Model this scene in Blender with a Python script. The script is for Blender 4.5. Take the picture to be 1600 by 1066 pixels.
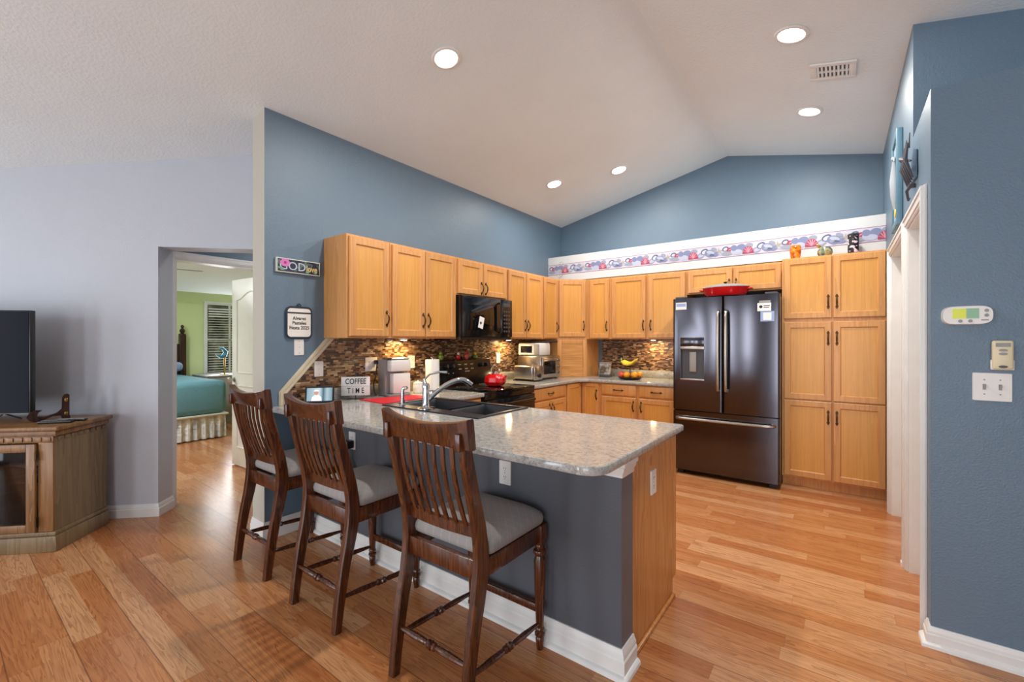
import bpy, bmesh, math, random
from mathutils import Vector, Matrix
for o in list(bpy.data.objects): bpy.data.objects.remove(o)
random.seed(7)
SC = bpy.context.scene
COL = SC.collection
PI = math.pi
R = math.radians

# ------------------------------------------------------------------ camera, world, daylight, exposure
cam = bpy.data.cameras.new('camera'); camo = bpy.data.objects.new('camera', cam); COL.objects.link(camo)
cam.sensor_width = 36; cam.lens = 685/1600*36; cam.clip_start = .02
camo.location = (0, 0, 1.35); camo.rotation_euler = (PI/2, 0, .6415)
SC.camera = camo
w = bpy.data.worlds.new('world'); SC.world = w; w.use_nodes = True
bgn = w.node_tree.nodes['Background']; bgn.inputs[0].default_value = (.82, .9, 1, 1); bgn.inputs[1].default_value = 1.0
SC.view_settings.view_transform = 'Standard'; SC.view_settings.look = 'None'
SC.view_settings.gamma = 1; SC.view_settings.use_curve_mapping = False
SC.view_settings.exposure = 0.0
SC.cycles.use_denoising = True
SC.cycles.max_bounces = 10; SC.cycles.diffuse_bounces = 5; SC.cycles.glossy_bounces = 5; SC.cycles.transmission_bounces = 8
SC.cycles.sample_clamp_indirect = 6; SC.cycles.caustics_reflective = False; SC.cycles.caustics_refractive = False

def area_light(name, loc, rot, sx, sy, power, color=(1, 1, 1), shape='RECTANGLE', parent=None, spread=None):
    l = bpy.data.lights.new(name, 'AREA'); l.shape = shape; l.size = sx; l.size_y = sy; l.energy = power; l.color = color
    if spread: l.spread = spread
    o = bpy.data.objects.new(name, l); COL.objects.link(o); o.location = loc; o.rotation_euler = rot
    if parent: o.parent = parent
    return o
# daylight lamps added in unseen rear openings, the narrow pair placed to streak the refrigerator
REAR = [(-6.0, -4.0, 0.05, 2.1, 46), (-3.25, -2.8, .1, 2.1, 26), (-2.1, -1.7, .1, 2.1, 26), (-.3, 1.7, .05, 2.1, 68)]
for (a, b, c, d, p) in REAR:
    area_light('added_daylight', ((a+b)/2, -2.78, (c+d)/2), (-PI/2, 0, PI), b-a, d-c, p, (.9, .95, 1))

# ------------------------------------------------------------------ materials
def lin(c):
    c = c/255
    return c/12.92 if c <= .04045 else ((c+.055)/1.055)**2.4
def rgb(r, g, b): return (lin(r), lin(g), lin(b), 1)
class NT:
    def __init__(s, name):
        s.m = bpy.data.materials.new(name); s.m.use_nodes = True
        s.t = s.m.node_tree; s.p = s.t.nodes['Principled BSDF']
    def n(s, ty, **kw):
        nd = s.t.nodes.new(ty)
        for k, v in kw.items():
            if k.startswith('i_'):
                key = k[2:]; key = int(key) if key.isdigit() else key
                s.set(nd.inputs[key], v)
            else: setattr(nd, k, v)
        return nd
    def set(s, inp, v):
        if isinstance(v, bpy.types.NodeSocket): s.t.links.new(v, inp)
        else: inp.default_value = v
    def math(s, op, a, b=0.0, c=None):
        nd = s.n('ShaderNodeMath', operation=op); s.set(nd.inputs[0], a); s.set(nd.inputs[1], b)
        if c is not None: s.set(nd.inputs[2], c)
        return nd.outputs[0]
    def coord(s, kind='Object', scale=(1, 1, 1)):
        tc = s.n('ShaderNodeTexCoord'); mp = s.n('ShaderNodeMapping', i_Scale=scale)
        s.t.links.new(tc.outputs[kind], mp.inputs[0]); return mp.outputs[0]
    def noise(s, vec, scale, detail=4, rough=.5, dist=0):
        nd = s.n('ShaderNodeTexNoise', i_Scale=scale, i_Detail=detail, i_Roughness=rough, i_Distortion=dist)
        s.t.links.new(vec, nd.inputs['Vector']); return nd.outputs['Fac']
    def ramp(s, fac, stops, interp='LINEAR'):
        nd = s.n('ShaderNodeValToRGB'); nd.color_ramp.interpolation = interp
        el = nd.color_ramp.elements
        while len(el) < len(stops): el.new(.5)
        for e, (p, c) in zip(el, stops): e.position = p; e.color = c
        s.set(nd.inputs[0], fac); return nd.outputs[0]
    def mix(s, fac, a, b, mode='MIX'):
        nd = s.n('ShaderNodeMix', data_type='RGBA', blend_type=mode)
        s.set(nd.inputs[0], fac); s.set(nd.inputs[6], a); s.set(nd.inputs[7], b); return nd.outputs[2]
    def bump(s, h, strength=.3, dist=.01):
        nd = s.n('ShaderNodeBump', i_Strength=strength, i_Distance=dist); s.set(nd.inputs['Height'], h)
        s.t.links.new(nd.outputs[0], s.p.inputs['Normal'])
    def fin(s, color=None, rough=.5, metal=0, spec=None, **kw):
        if color is not None: s.set(s.p.inputs['Base Color'], color)
        s.set(s.p.inputs['Roughness'], rough); s.p.inputs['Metallic'].default_value = metal
        if spec is not None: s.p.inputs['Specular IOR Level'].default_value = spec
        for k, v in kw.items(): s.set(s.p.inputs[k.replace('_', ' ')], v)
        return s.m
def plain(name, c, rough=.5, metal=0, **kw):
    s = NT(name); v = s.coord(); f = s.noise(v, 9, 3)
    col = s.mix(f, tuple(x*.93 for x in c[:3])+(1,), tuple(min(1, x*1.06) for x in c[:3])+(1,))
    return s.fin(col, rough, metal, **kw)
def wallmat(name, c, strength=.25, scale=110, rough=.45, spec=.4):
    s = NT(name); v = s.coord()
    f = s.noise(v, scale, 3, .55); g = s.noise(v, 2.2, 2)
    s.bump(f, strength, .006)
    return s.fin(s.mix(g, tuple(x*.95 for x in c[:3])+(1,), tuple(min(1, x*1.04) for x in c[:3])+(1,)), rough, spec=spec)
def woodmat(name, c1, c2, c3, scale=(9, 9, .9), rough=.35, fine=60, rnd=.12, spec=.5, coat=0):
    s = NT(name); tc = s.n('ShaderNodeTexCoord'); oi = s.n('ShaderNodeObjectInfo')
    ad = s.n('ShaderNodeVectorMath', operation='ADD'); s.t.links.new(tc.outputs['Object'], ad.inputs[0])
    cmb = s.n('ShaderNodeCombineXYZ'); s.set(cmb.inputs[0], s.math('MULTIPLY', oi.outputs['Random'], 7.3)); s.set(cmb.inputs[2], s.math('MULTIPLY', oi.outputs['Random'], 13.1))
    s.t.links.new(cmb.outputs[0], ad.inputs[1])
    mp = s.n('ShaderNodeMapping', i_Scale=scale); s.t.links.new(ad.outputs[0], mp.inputs[0]); v = mp.outputs[0]
    f = s.noise(v, 1.0, 5, .55, .6)
    band = s.math('FRACT', s.math('MULTIPLY', f, 7.0))
    mp2 = s.n('ShaderNodeMapping', i_Scale=(fine, fine, 2.0)); s.t.links.new(ad.outputs[0], mp2.inputs[0])
    g = s.noise(mp2.outputs[0], 3.0, 3, .6)
    h = s.math('ADD', s.math('MULTIPLY', band, .55), s.math('MULTIPLY', g, .45))
    col = s.ramp(h, [(.12, c1), (.5, c2), (.9, c3)])
    hs = s.n('ShaderNodeHueSaturation'); s.set(hs.inputs['Color'], col)
    s.set(hs.inputs['Value'], s.math('ADD', s.math('MULTIPLY', oi.outputs['Random'], rnd), 1-rnd/2))
    s.bump(g, .08, .002)
    return s.fin(hs.outputs[0], rough, spec=spec, **({'Coat_Weight': coat} if coat else {}))

M = {}
M['ceiling'] = wallmat('ceiling_paint', rgb(232, 240, 243), .5, 60, .8, .2)
M['blue'] = wallmat('blue_wall_paint', rgb(102, 124, 143), .3, 130, .42, .5)
M['lilac'] = wallmat('grey_lilac_paint', rgb(194, 199, 208), .25, 130, .45, .4)
M['greige'] = wallmat('greige_paint', rgb(192, 188, 175), .2, 130, .6, .3)
M['slate'] = wallmat('slate_grey_paint', rgb(86, 89, 96), .2, 130, .5, .35)
M['plum'] = wallmat('plum_grey_paint', rgb(108, 104, 112), .2, 130, .5, .35)
M['green'] = wallmat('lime_green_paint', rgb(214, 224, 170), .2, 130, .6, .3)
M['white_paint'] = wallmat('white_soffit_paint', rgb(208, 211, 213), .1, 90, .55, .3)
M['trim'] = plain('white_trim_paint', rgb(228, 228, 226), .38)
M['cream_trim'] = plain('cream_trim_paint', rgb(212, 200, 176), .4)
M['white_plastic'] = plain('white_plastic', rgb(232, 230, 226), .35)
M['ivory_plastic'] = plain('ivory_plastic', rgb(226, 214, 178), .4)
M['black'] = plain('black_plastic', rgb(24, 24, 26), .35)
M['black_gloss'] = plain('black_gloss_enamel', rgb(16, 16, 18), .1)
M['black_glass'] = plain('black_glass', rgb(8, 8, 10), .04)
M['grey_plastic'] = plain('grey_plastic', rgb(150, 148, 146), .45)
M['dark_grey'] = plain('dark_grey_plastic', rgb(70, 70, 74), .45)
M['chrome'] = plain('chrome', rgb(210, 214, 220), .08, 1)
M['steel'] = plain('brushed_stainless', rgb(178, 172, 166), .28, 1)
M['brass'] = plain('antique_brass', rgb(92, 70, 42), .38, .85)
M['gold'] = plain('polished_brass', rgb(200, 160, 90), .25, 1)
M['iron'] = plain('dark_iron', rgb(84, 84, 92), .5, .4)
M['red'] = plain('red_enamel', rgb(205, 22, 26), .15)
M['red_cloth'] = plain('red_rubber_mat', rgb(214, 36, 48), .55)
M['white_cloth'] = plain('white_cotton', rgb(238, 235, 230), .85)
M['navy'] = plain('navy_trim_cloth', rgb(38, 50, 66), .8)
M['paper'] = plain('white_paper', rgb(236, 236, 234), .7)
M['blue_paper'] = plain('pale_blue_paper', rgb(150, 172, 214), .7)
M['ink'] = plain('black_ink', rgb(20, 20, 22), .6)
M['white_ceramic'] = plain('white_ceramic', rgb(234, 232, 228), .18)
M['orange_fruit'] = plain('orange_peel', rgb(240, 158, 30), .45)
M['apple'] = plain('apple_skin', rgb(208, 84, 60), .3)
M['banana'] = plain('banana_skin', rgb(236, 200, 60), .45)
M['leaf_green'] = plain('green_glaze', rgb(104, 140, 50), .35)
M['dark_wood'] = woodmat('dark_stained_wood', rgb(30, 16, 14), rgb(48, 26, 22), rgb(66, 36, 28), rough=.3)
M['oak'] = woodmat('honey_oak', rgb(194, 134, 76), rgb(208, 149, 88), rgb(217, 160, 98), scale=(12, 12, .5), rough=.33)
M['oak_panel'] = woodmat('honey_oak_panel', rgb(206, 146, 72), rgb(214, 154, 78), rgb(221, 162, 86), scale=(16, 16, .35), rough=.3)
M['oak_end'] = woodmat('oak_veneer', rgb(172, 108, 52), rgb(196, 134, 74), rgb(208, 148, 88), scale=(8, 8, .7), rough=.35)
M['chair_wood'] = woodmat('walnut_stained_chair_wood', rgb(42, 20, 9), rgb(76, 37, 17), rgb(106, 57, 27), scale=(18, 18, 1.6), rough=.22, rnd=.1, coat=.3)
M['stand_wood'] = woodmat('brown_pine', rgb(104, 72, 42), rgb(132, 94, 56), rgb(152, 112, 70), scale=(10, 10, 1.2), rough=.35)
M['stand_side'] = woodmat('weathered_brown_pine', rgb(106, 88, 62), rgb(124, 104, 76), rgb(138, 118, 88), scale=(10, 10, .8), rough=.45)
M['teal'] = None

def floor_mat():
    s = NT('laminate_oak_floor'); tc = s.n('ShaderNodeTexCoord'); sp = s.n('ShaderNodeSeparateXYZ')
    s.t.links.new(tc.outputs['Object'], sp.inputs[0]); x, y = sp.outputs[0], sp.outputs[1]
    W = .0985
    rowf = s.math('DIVIDE', y, W); row = s.math('FLOOR', rowf)
    wn = s.n('ShaderNodeTexWhiteNoise', noise_dimensions='1D'); s.set(wn.inputs['W'], row)
    xo = s.math('ADD', s.math('DIVIDE', x, .9), s.math('MULTIPLY', wn.outputs['Value'], 9.0)); colm = s.math('FLOOR', xo)
    cb = s.n('ShaderNodeCombineXYZ'); s.set(cb.inputs[0], row); s.set(cb.inputs[1], colm)
    w2 = s.n('ShaderNodeTexWhiteNoise', noise_dimensions='2D'); s.t.links.new(cb.outputs[0], w2.inputs['Vector'])
    rv = w2.outputs['Value']
    base = s.ramp(rv, [(0, rgb(186, 119, 70)), (.35, rgb(198, 133, 82)), (.7, rgb(208, 146, 95)), (1, rgb(222, 170, 122))])
    # grain, shifted per strip
    ad = s.n('ShaderNodeCombineXYZ'); s.set(ad.inputs[0], s.math('MULTIPLY', x, 1.0)); s.set(ad.inputs[1], s.math('MULTIPLY', y, 16.0)); s.set(ad.inputs[2], s.math('MULTIPLY', rv, 40.0))
    f = s.noise(ad.outputs[0], 1.0, 4, .55, .8); band = s.math('FRACT', s.math('MULTIPLY', f, 11.0))
    ad2 = s.n('ShaderNodeCombineXYZ'); s.set(ad2.inputs[0], s.math('MULTIPLY', x, 6.0)); s.set(ad2.inputs[1], s.math('MULTIPLY', y, 160.0)); s.set(ad2.inputs[2], s.math('MULTIPLY', rv, 9.0))
    g = s.noise(ad2.outputs[0], 1.0, 3, .6)
    dark = s.math('ADD', s.math('MULTIPLY', s.math('POWER', band, 2.0), .42), s.math('MULTIPLY', g, .36))
    col = s.mix(dark, base, rgb(116, 52, 18))
    fr = s.math('FRACT', s.math('DIVIDE', y, W*2)); d = s.math('ABSOLUTE', s.math('SUBTRACT', fr, .5))
    seam = s.math('GREATER_THAN', d, .489)
    fx = s.math('ABSOLUTE', s.math('SUBTRACT', s.math('FRACT', xo), .5)); seam2 = s.math('GREATER_THAN', fx, .4975)
    sm = s.math('MAXIMUM', s.math('MULTIPLY', seam, .6), s.math('MULTIPLY', seam2, .16))
    col = s.mix(sm, col, rgb(92, 46, 22))
    s.bump(s.math('SUBTRACT', s.math('MULTIPLY', g, .12), sm), .12, .003)
    return s.fin(col, .24, spec=.5)
M['floor'] = floor_mat()

def tile_mat(axis):
    s = NT('mosaic_tile_' + axis); tc = s.n('ShaderNodeTexCoord'); sp = s.n('ShaderNodeSeparateXYZ')
    s.t.links.new(tc.outputs['Object'], sp.inputs[0]); x = sp.outputs[0 if axis == 'x' else 1]; z = sp.outputs[2]
    rf = s.math('DIVIDE', z, .0135); row = s.math('FLOOR', rf)
    wn = s.n('ShaderNodeTexWhiteNoise', noise_dimensions='1D'); s.set(wn.inputs['W'], row)
    xo = s.math('ADD', s.math('DIVIDE', x, .036), s.math('MULTIPLY', wn.outputs['Value'], 11.0))
    # uneven tile lengths
    nn = s.n('ShaderNodeCombineXYZ'); s.set(nn.inputs[0], s.math('MULTIPLY', x, 9.0)); s.set(nn.inputs[1], s.math('MULTIPLY', row, 3.7))
    xo = s.math('ADD', xo, s.math('MULTIPLY', s.noise(nn.outputs[0], 1.0, 1), 2.2))
    cm = s.math('FLOOR', xo); cb = s.n('ShaderNodeCombineXYZ'); s.set(cb.inputs[0], row); s.set(cb.inputs[1], cm)
    w2 = s.n('ShaderNodeTexWhiteNoise', noise_dimensions='2D'); s.t.links.new(cb.outputs[0], w2.inputs['Vector']); v = w2.outputs['Value']
    col = s.ramp(v, [(0, rgb(56, 38, 28)), (.2, rgb(86, 60, 42)), (.42, rgb(118, 86, 60)), (.62, rgb(142, 108, 78)), (.82, rgb(164, 134, 102)), (.95, rgb(188, 166, 138))], 'CONSTANT')
    gr = s.math('MAXIMUM', s.math('GREATER_THAN', s.math('ABSOLUTE', s.math('SUBTRACT', s.math('FRACT', rf), .5)), .44),
                s.math('GREATER_THAN', s.math('ABSOLUTE', s.math('SUBTRACT', s.math('FRACT', xo), .5)), .47))
    col = s.mix(gr, col, rgb(94, 78, 62))
    s.bump(s.math('MULTIPLY', gr, -1.0), .4, .002)
    return s.fin(col, s.math('ADD', s.math('MULTIPLY', v, .3), .12), spec=.5)
M['tile_x'] = tile_mat('x'); M['tile_y'] = tile_mat('y')

def granite():
    s = NT('speckled_granite'); v = s.coord()
    a = s.noise(v, 48, 8, .72, .5); b = s.noise(v, 130, 3, .6); c = s.noise(s.coord('Object', (5, 9, 7)), 1, 4, .6, .8)
    base = s.ramp(a, [(.3, rgb(112, 106, 100)), (.42, rgb(156, 154, 150)), (.55, rgb(184, 184, 180)), (.7, rgb(170, 164, 152)), (.85, rgb(140, 122, 98))])
    base = s.mix(s.ramp(c, [(.5, (0, 0, 0, 1)), (.7, (.5, .5, .5, 1))]), base, rgb(142, 146, 154))
    vo = s.n('ShaderNodeTexVoronoi', i_Scale=85.0); s.t.links.new(v, vo.inputs['Vector'])
    sp = s.math('LESS_THAN', s.math('ADD', vo.outputs['Distance'], s.math('MULTIPLY', b, .6)), .43)
    return s.fin(s.mix(s.math('MULTIPLY', sp, .7), base, rgb(64, 58, 54)), .1, spec=.5)
M['granite'] = granite()
def blacksteel():
    s = NT('black_stainless'); v = s.coord('Object', (400, 400, 1.5)); f = s.noise(v, 1, 2)
    return s.fin(s.mix(f, rgb(86, 85, 93), rgb(97, 95, 103)), s.math('ADD', s.math('MULTIPLY', f, .05), .13), 1)
M['black_steel'] = blacksteel()
def fabric(name, c, sc=600):
    s = NT(name); v = s.coord(); a = s.noise(v, sc, 2)
    vv = s.coord('Object', (1, 1, 1)); sp = s.n('ShaderNodeSeparateXYZ'); s.t.links.new(vv, sp.inputs[0])
    d1 = s.math('ABSOLUTE', s.math('SUBTRACT', s.math('FRACT', s.math('MULTIPLY', s.math('ADD', sp.outputs[0], sp.outputs[1]), 22.0)), .5))
    d2 = s.math('ABSOLUTE', s.math('SUBTRACT', s.math('FRACT', s.math('MULTIPLY', s.math('SUBTRACT', sp.outputs[0], sp.outputs[1]), 22.0)), .5))
    ln = s.math('MULTIPLY', s.math('MAXIMUM', s.math('GREATER_THAN', d1, .46), s.math('GREATER_THAN', d2, .46)), .22)
    col = s.mix(a, tuple(x*.8 for x in c[:3])+(1,), c); s.bump(a, .2, .001)
    return s.fin(s.mix(ln, col, tuple(min(1, x*1.5) for x in c[:3])+(1,)), .85, spec=.2)
M['seat_fabric'] = fabric('grey_diamond_upholstery', rgb(158, 154, 152))
def quilt():
    s = NT('teal_quilted_cover'); tc = s.n('ShaderNodeTexCoord'); sp = s.n('ShaderNodeSeparateXYZ'); s.t.links.new(tc.outputs['Object'], sp.inputs[0])
    yz = s.math('ADD', sp.outputs[1], 0.0); xz = s.math('SUBTRACT', sp.outputs[2], sp.outputs[0])
    d1 = s.math('ABSOLUTE', s.math('SUBTRACT', s.math('FRACT', s.math('MULTIPLY', s.math('ADD', yz, xz), 3.2)), .5))
    d2 = s.math('ABSOLUTE', s.math('SUBTRACT', s.math('FRACT', s.math('MULTIPLY', s.math('SUBTRACT', yz, xz), 3.2)), .5))
    h = s.math('MAXIMUM', d1, d2); s.bump(s.math('GREATER_THAN', h, .45), 1.0, .03)
    f = s.noise(s.coord(), 60, 3)
    return s.fin(s.mix(f, rgb(92, 140, 156), rgb(112, 158, 172)), .75, spec=.2)
M['teal'] = quilt()
def glass(name, c=(1, 1, 1, 1), rough=.02, ior=1.45):
    s = NT(name); f = s.noise(s.coord(), 5, 2); return s.fin(s.mix(f, c, tuple(x*.97 for x in c[:3])+(1,)), rough, Transmission_Weight=1.0, IOR=ior)
M['glass'] = glass('clear_glass')
def smoked():
    s = NT('smoked_glass'); t = s.n('ShaderNodeBsdfTransparent'); t.inputs[0].default_value = (.5, .5, .52, 1)
    g = s.n('ShaderNodeBsdfGlossy'); g.inputs['Roughness'].default_value = .03; g.inputs[0].default_value = (.8, .8, .8, 1)
    fr = s.n('ShaderNodeFresnel'); mx = s.n('ShaderNodeMixShader'); s.t.links.new(fr.outputs[0], mx.inputs[0]); s.t.links.new(t.outputs[0], mx.inputs[1]); s.t.links.new(g.outputs[0], mx.inputs[2])
    s.t.links.new(mx.outputs[0], s.t.nodes['Material Output'].inputs[0]); return s.m
M['smoked'] = smoked()
def emis(name, c, strength, base=None):
    s = NT(name); f = s.noise(s.coord(), 3, 1)
    return s.fin(base or c, .4, Emission_Color=s.mix(f, c, c), Emission_Strength=strength)
M['lamp'] = emis('lamp_disc', (1, .97, .92, 1), 14)
M['amber'] = (lambda s: s.fin(s.ramp(s.noise(s.coord(), 26, 3), [(.35, rgb(120, 40, 8)), (.5, rgb(214, 110, 14)), (.7, rgb(240, 160, 40))]), .15))(NT('amber_glaze'))
M['blackfloral'] = (lambda s: s.fin(s.ramp(s.noise(s.coord(), 34, 2, .4), [(.5, rgb(22, 22, 30)), (.56, rgb(22, 22, 30)), (.58, rgb(214, 180, 190)), (.7, rgb(240, 232, 236))]), .3))(NT('black_floral_pattern'))
M['seaglaze'] = (lambda s: s.fin(s.ramp(s.noise(s.coord(), 22, 3), [(.35, rgb(36, 70, 96)), (.48, rgb(110, 128, 100)), (.58, rgb(184, 160, 110)), (.7, rgb(80, 110, 92))]), .25))(NT('mottled_sea_glaze'))
M['lace'] = (lambda s: (s.bump(s.n('ShaderNodeTexWave', i_Scale=9.0, i_Distortion=2.0).outputs['Fac'], .6, .02), s.fin(s.ramp(s.noise(s.coord('Object', (1, 1, .5)), 14, 4), [(.35, rgb(176, 178, 180)), (.65, rgb(232, 232, 230))]), .85))[1])(NT('white_ruffled_lace'))
M['tambour'] = (lambda s: (s.bump(s.n('ShaderNodeTexWave', i_Scale=1.0).outputs['Fac'], .0, .001), s.fin(s.ramp(s.noise(s.coord('Object', (3, 3, 60)), 1, 4), [(.3, rgb(188, 126, 66)), (.7, rgb(220, 164, 98))]), .4))[1])(NT('oak_tambour'))

# ------------------------------------------------------------------ mesh helpers
class MB:
    def __init__(s): s.bm = bmesh.new()
    def _mi(s, faces, mi):
        for f in faces: f.material_index = mi
    def box(s, x0, y0, z0, x1, y1, z1, bev=0, mi=0, seg=2, rot=None):
        c = Vector(((x0+x1)/2, (y0+y1)/2, (z0+z1)/2))
        mat = Matrix.Translation(c) @ (rot.to_4x4() if rot else Matrix()) @ Matrix.Diagonal((x1-x0, y1-y0, z1-z0, 1))
        r = bmesh.ops.create_cube(s.bm, size=1, matrix=mat); vs = r['verts']
        fs = {f for v in vs for f in v.link_faces}; s._mi(fs, mi)
        if bev:
            es = list({e for v in vs for e in v.link_edges})
            b = bmesh.ops.bevel(s.bm, geom=es, offset=bev, segments=seg, affect='EDGES', profile=.5); s._mi(b['faces'], mi)
        return s
    def prism(s, pts, f0, f1, mi=0):
        """pts: 2D outline; f0/f1 map (a,b)->3D for both ends"""
        a = [s.bm.verts.new(f0(*p)) for p in pts]; b = [s.bm.verts.new(f1(*p)) for p in pts]; n = len(pts); fs = []
        fs.append(s.bm.faces.new(a[::-1])); fs.append(s.bm.faces.new(b))
        for i in range(n): fs.append(s.bm.faces.new((a[i], a[(i+1) % n], b[(i+1) % n], b[i])))
        s._mi(fs, mi); return s
    def loops(s, rings, mi=0, cap0=True, cap1=True, closed=True):
        vs = [[s.bm.verts.new(p) for p in r] for r in rings]; n = len(rings[0]); fs = []
        for a, b in zip(vs[:-1], vs[1:]):
            for i in range(n if closed else n-1): fs.append(s.bm.faces.new((a[i], a[(i+1) % n], b[(i+1) % n], b[i])))
        if cap0: fs.append(s.bm.faces.new(vs[0][::-1]))
        if cap1: fs.append(s.bm.faces.new(vs[-1]))
        s._mi(fs, mi); return s
    def lathe(s, prof, c=(0, 0, 0), seg=20, mi=0, axis='z', sx=1, sy=1, flute=0, nfl=8, cap=False):
        rings = []
        for (r, h) in prof:
            ring = []
            for k in range(seg):
                t = 2*PI*k/seg; rr = max(r, 1e-4)*(1+flute*math.cos(nfl*t)); a, b = rr*math.cos(t)*sx, rr*math.sin(t)*sy
                p = (a, b, h) if axis == 'z' else ((h, a, b) if axis == 'x' else (b, h, a))
                ring.append((c[0]+p[0], c[1]+p[1], c[2]+p[2]))
            rings.append(ring)
        return s.loops(rings, mi, cap0=prof[0][0] < .012 or cap, cap1=prof[-1][0] < .012 or cap)
    def tube(s, pts, r, seg=8, mi=0):
        P = [Vector(p) for p in pts]; rs = r if isinstance(r, (list, tuple)) else [r]*len(P); rings = []
        up = Vector((0, 0, 1))
        for i, p in enumerate(P):
            d = (P[min(i+1, len(P)-1)]-P[max(i-1, 0)]).normalized()
            if abs(d.dot(up)) > .95: up = Vector((1, 0, 0)) if abs(d.x) < .9 else Vector((0, 1, 0))
            u = d.cross(up).normalized(); v = u.cross(d).normalized(); up = v
            rings.append([tuple(p+(u*math.cos(2*PI*k/seg)+v*math.sin(2*PI*k/seg))*rs[i]) for k in range(seg)])
        return s.loops(rings, mi)
    def sphere(s, c, r, mi=0, seg=16, sc=(1, 1, 1)):
        m = Matrix.Translation(c) @ Matrix.Diagonal((r*sc[0], r*sc[1], r*sc[2], 1))
        g = bmesh.ops.create_uvsphere(s.bm, u_segments=seg, v_segments=max(6, seg//2), radius=1, matrix=m)
        s._mi({f for v in g['verts'] for f in v.link_faces}, mi); return s
    def poly(s, pts, mi=0):
        f = s.bm.faces.new([s.bm.verts.new(p) for p in pts]); f.material_index = mi; return s
    def build(s, name, mats, parent=None, angle=35, label=None, paint=None, keep=False):
        bmesh.ops.recalc_face_normals(s.bm, faces=s.bm.faces)
        if paint:
            for f in s.bm.faces: f.material_index = paint(f.normal, f.calc_center_median())
        me = bpy.data.meshes.new(name); s.bm.to_mesh(me); s.bm.free()
        for m in (mats if isinstance(mats, (list, tuple)) else [mats]): me.materials.append(m)
        me.polygons.foreach_set('use_smooth', [True]*len(me.polygons)); me.set_sharp_from_angle(angle=R(angle))
        return link(name, me, parent, label)
def link(name, me, parent=None, label=None):
    o = bpy.data.objects.new(name, me); COL.objects.link(o)
    if parent: o.parent = parent
    if label: o['label'] = label
    return o
def thing(name, label, cat, loc=(0, 0, 0), rz=0, group=None):
    o = bpy.data.objects.new(name, None); COL.objects.link(o); o.empty_display_size = .05
    o.location = loc; o.rotation_euler = (0, 0, rz); o['label'] = label; o['category'] = cat
    if group: o['group'] = group
    return o
def tag(o, label, cat, group=None):
    o['label'] = label; o['category'] = cat
    if group: o['group'] = group
    return o
def struct(o, label=None):
    o['kind'] = 'structure'
    if label: o['label'] = label
    return o
def place(o, loc, rz=0, rx=0, ry=0): o.location = loc; o.rotation_euler = (rx, ry, rz); return o
FONTS = {}
def text_mesh(body, size, extrude=.0006, bold=0, xs=1):
    cu = bpy.data.curves.new('txt', 'FONT'); cu.body = body; cu.size = size; cu.extrude = extrude; cu.align_x = 'CENTER'; cu.align_y = 'CENTER'; cu.offset = bold
    cu.resolution_u = 3
    o = bpy.data.objects.new('txt', cu); COL.objects.link(o); dg = bpy.context.evaluated_depsgraph_get()
    me = bpy.data.meshes.new_from_object(o.evaluated_get(dg)); bpy.data.objects.remove(o)
    me.transform(Matrix.Diagonal((xs, 1, 1, 1))); return me
def lettering(body, size, mat, parent, loc, rot, bold=0, xs=1):
    me = text_mesh(body, size, bold=bold, xs=xs); me.materials.clear(); me.materials.append(mat)
    o = link('lettering', me, parent); o.location = loc; o.rotation_euler = rot; return o
def arc(cx, cy, r, a0, a1, n): return [(cx+r*math.cos(R(a0+(a1-a0)*i/n)), cy+r*math.sin(R(a0+(a1-a0)*i/n))) for i in range(n+1)]
def rrect(x0, y0, x1, y1, r, n=5): return arc(x1-r, y1-r, r, 0, 90, n)+arc(x0+r, y1-r, r, 90, 180, n)+arc(x0+r, y0+r, r, 180, 270, n)+arc(x1-r, y0+r, r, 270, 360, n)

# ------------------------------------------------------------------ room shell
XW, YW, XR = -3.12, 5.33, .325
BY, UY = 2.675, 3.255
YCOL = 1.375
def ceil(x):
    if x < XW: return 2.935+.17*(x-XW)
    if x < -.994: return 2.935+.22*(x-XW)
    return 3.403-.235*(x+.994)
def yext(y0, y1): return (lambda a, b: (a, y0, b)), (lambda a, b: (a, y1, b))
def xext(x0, x1): return (lambda a, b: (x0, a, b)), (lambda a, b: (x1, a, b))
def zext(z0, z1): return (lambda a, b: (a, b, z0)), (lambda a, b: (a, b, z1))
struct(MB().box(-9.2, -3, -.1, 3, 6, 0).build('floor', M['floor']), 'honey oak laminate floor in long strips')
xs = [-8, XW, -.994, 3]
struct(MB().prism([(x, ceil(x)) for x in xs]+[(x, ceil(x)+.15) for x in xs[::-1]], *yext(-3, 5.6)).build('ceiling', M['ceiling'], angle=3), 'white textured vaulted ceiling')
# left kitchen wall with its free end
struct(MB().prism([(YCOL, 0), (YW+.15, 0), (YW+.15, ceil(XW)+.02), (YCOL, ceil(XW)+.02)], *xext(XW-.175, XW)).build('wall_left', [M['blue'], M['greige'], M['lilac']],
       paint=lambda n, c: 0 if n.x > .5 else (1 if n.y < -.5 else 2)), 'blue kitchen wall with a greige free end')
xs = [XW-.175, -.994, .6]
struct(MB().prism([(XW-.175, 0), (.6, 0), (.6, ceil(.6)+.02), (-.994, ceil(-.994)+.02), (XW-.175, ceil(XW-.175)+.02)], *yext(YW, YW+.15)).build('wall_back', M['blue']), 'blue gable wall at the end of the kitchen')
D1, D2, DZ = (2.825, 3.44), (3.585, 4.49), 2.01
zc = ceil(XR)+.02
struct(MB().prism([(BY, 0), (D1[0], 0), (D1[0], DZ), (D1[1], DZ), (D1[1], 0), (D2[0], 0), (D2[0], DZ), (D2[1], DZ), (D2[1], 0), (YW, 0), (YW, zc), (UY, zc), (UY, 2.47), (BY, 2.47)],
       *xext(XR, XR+.12)).build('wall_right', M['blue']), 'blue side wall with two white door casings')
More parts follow.
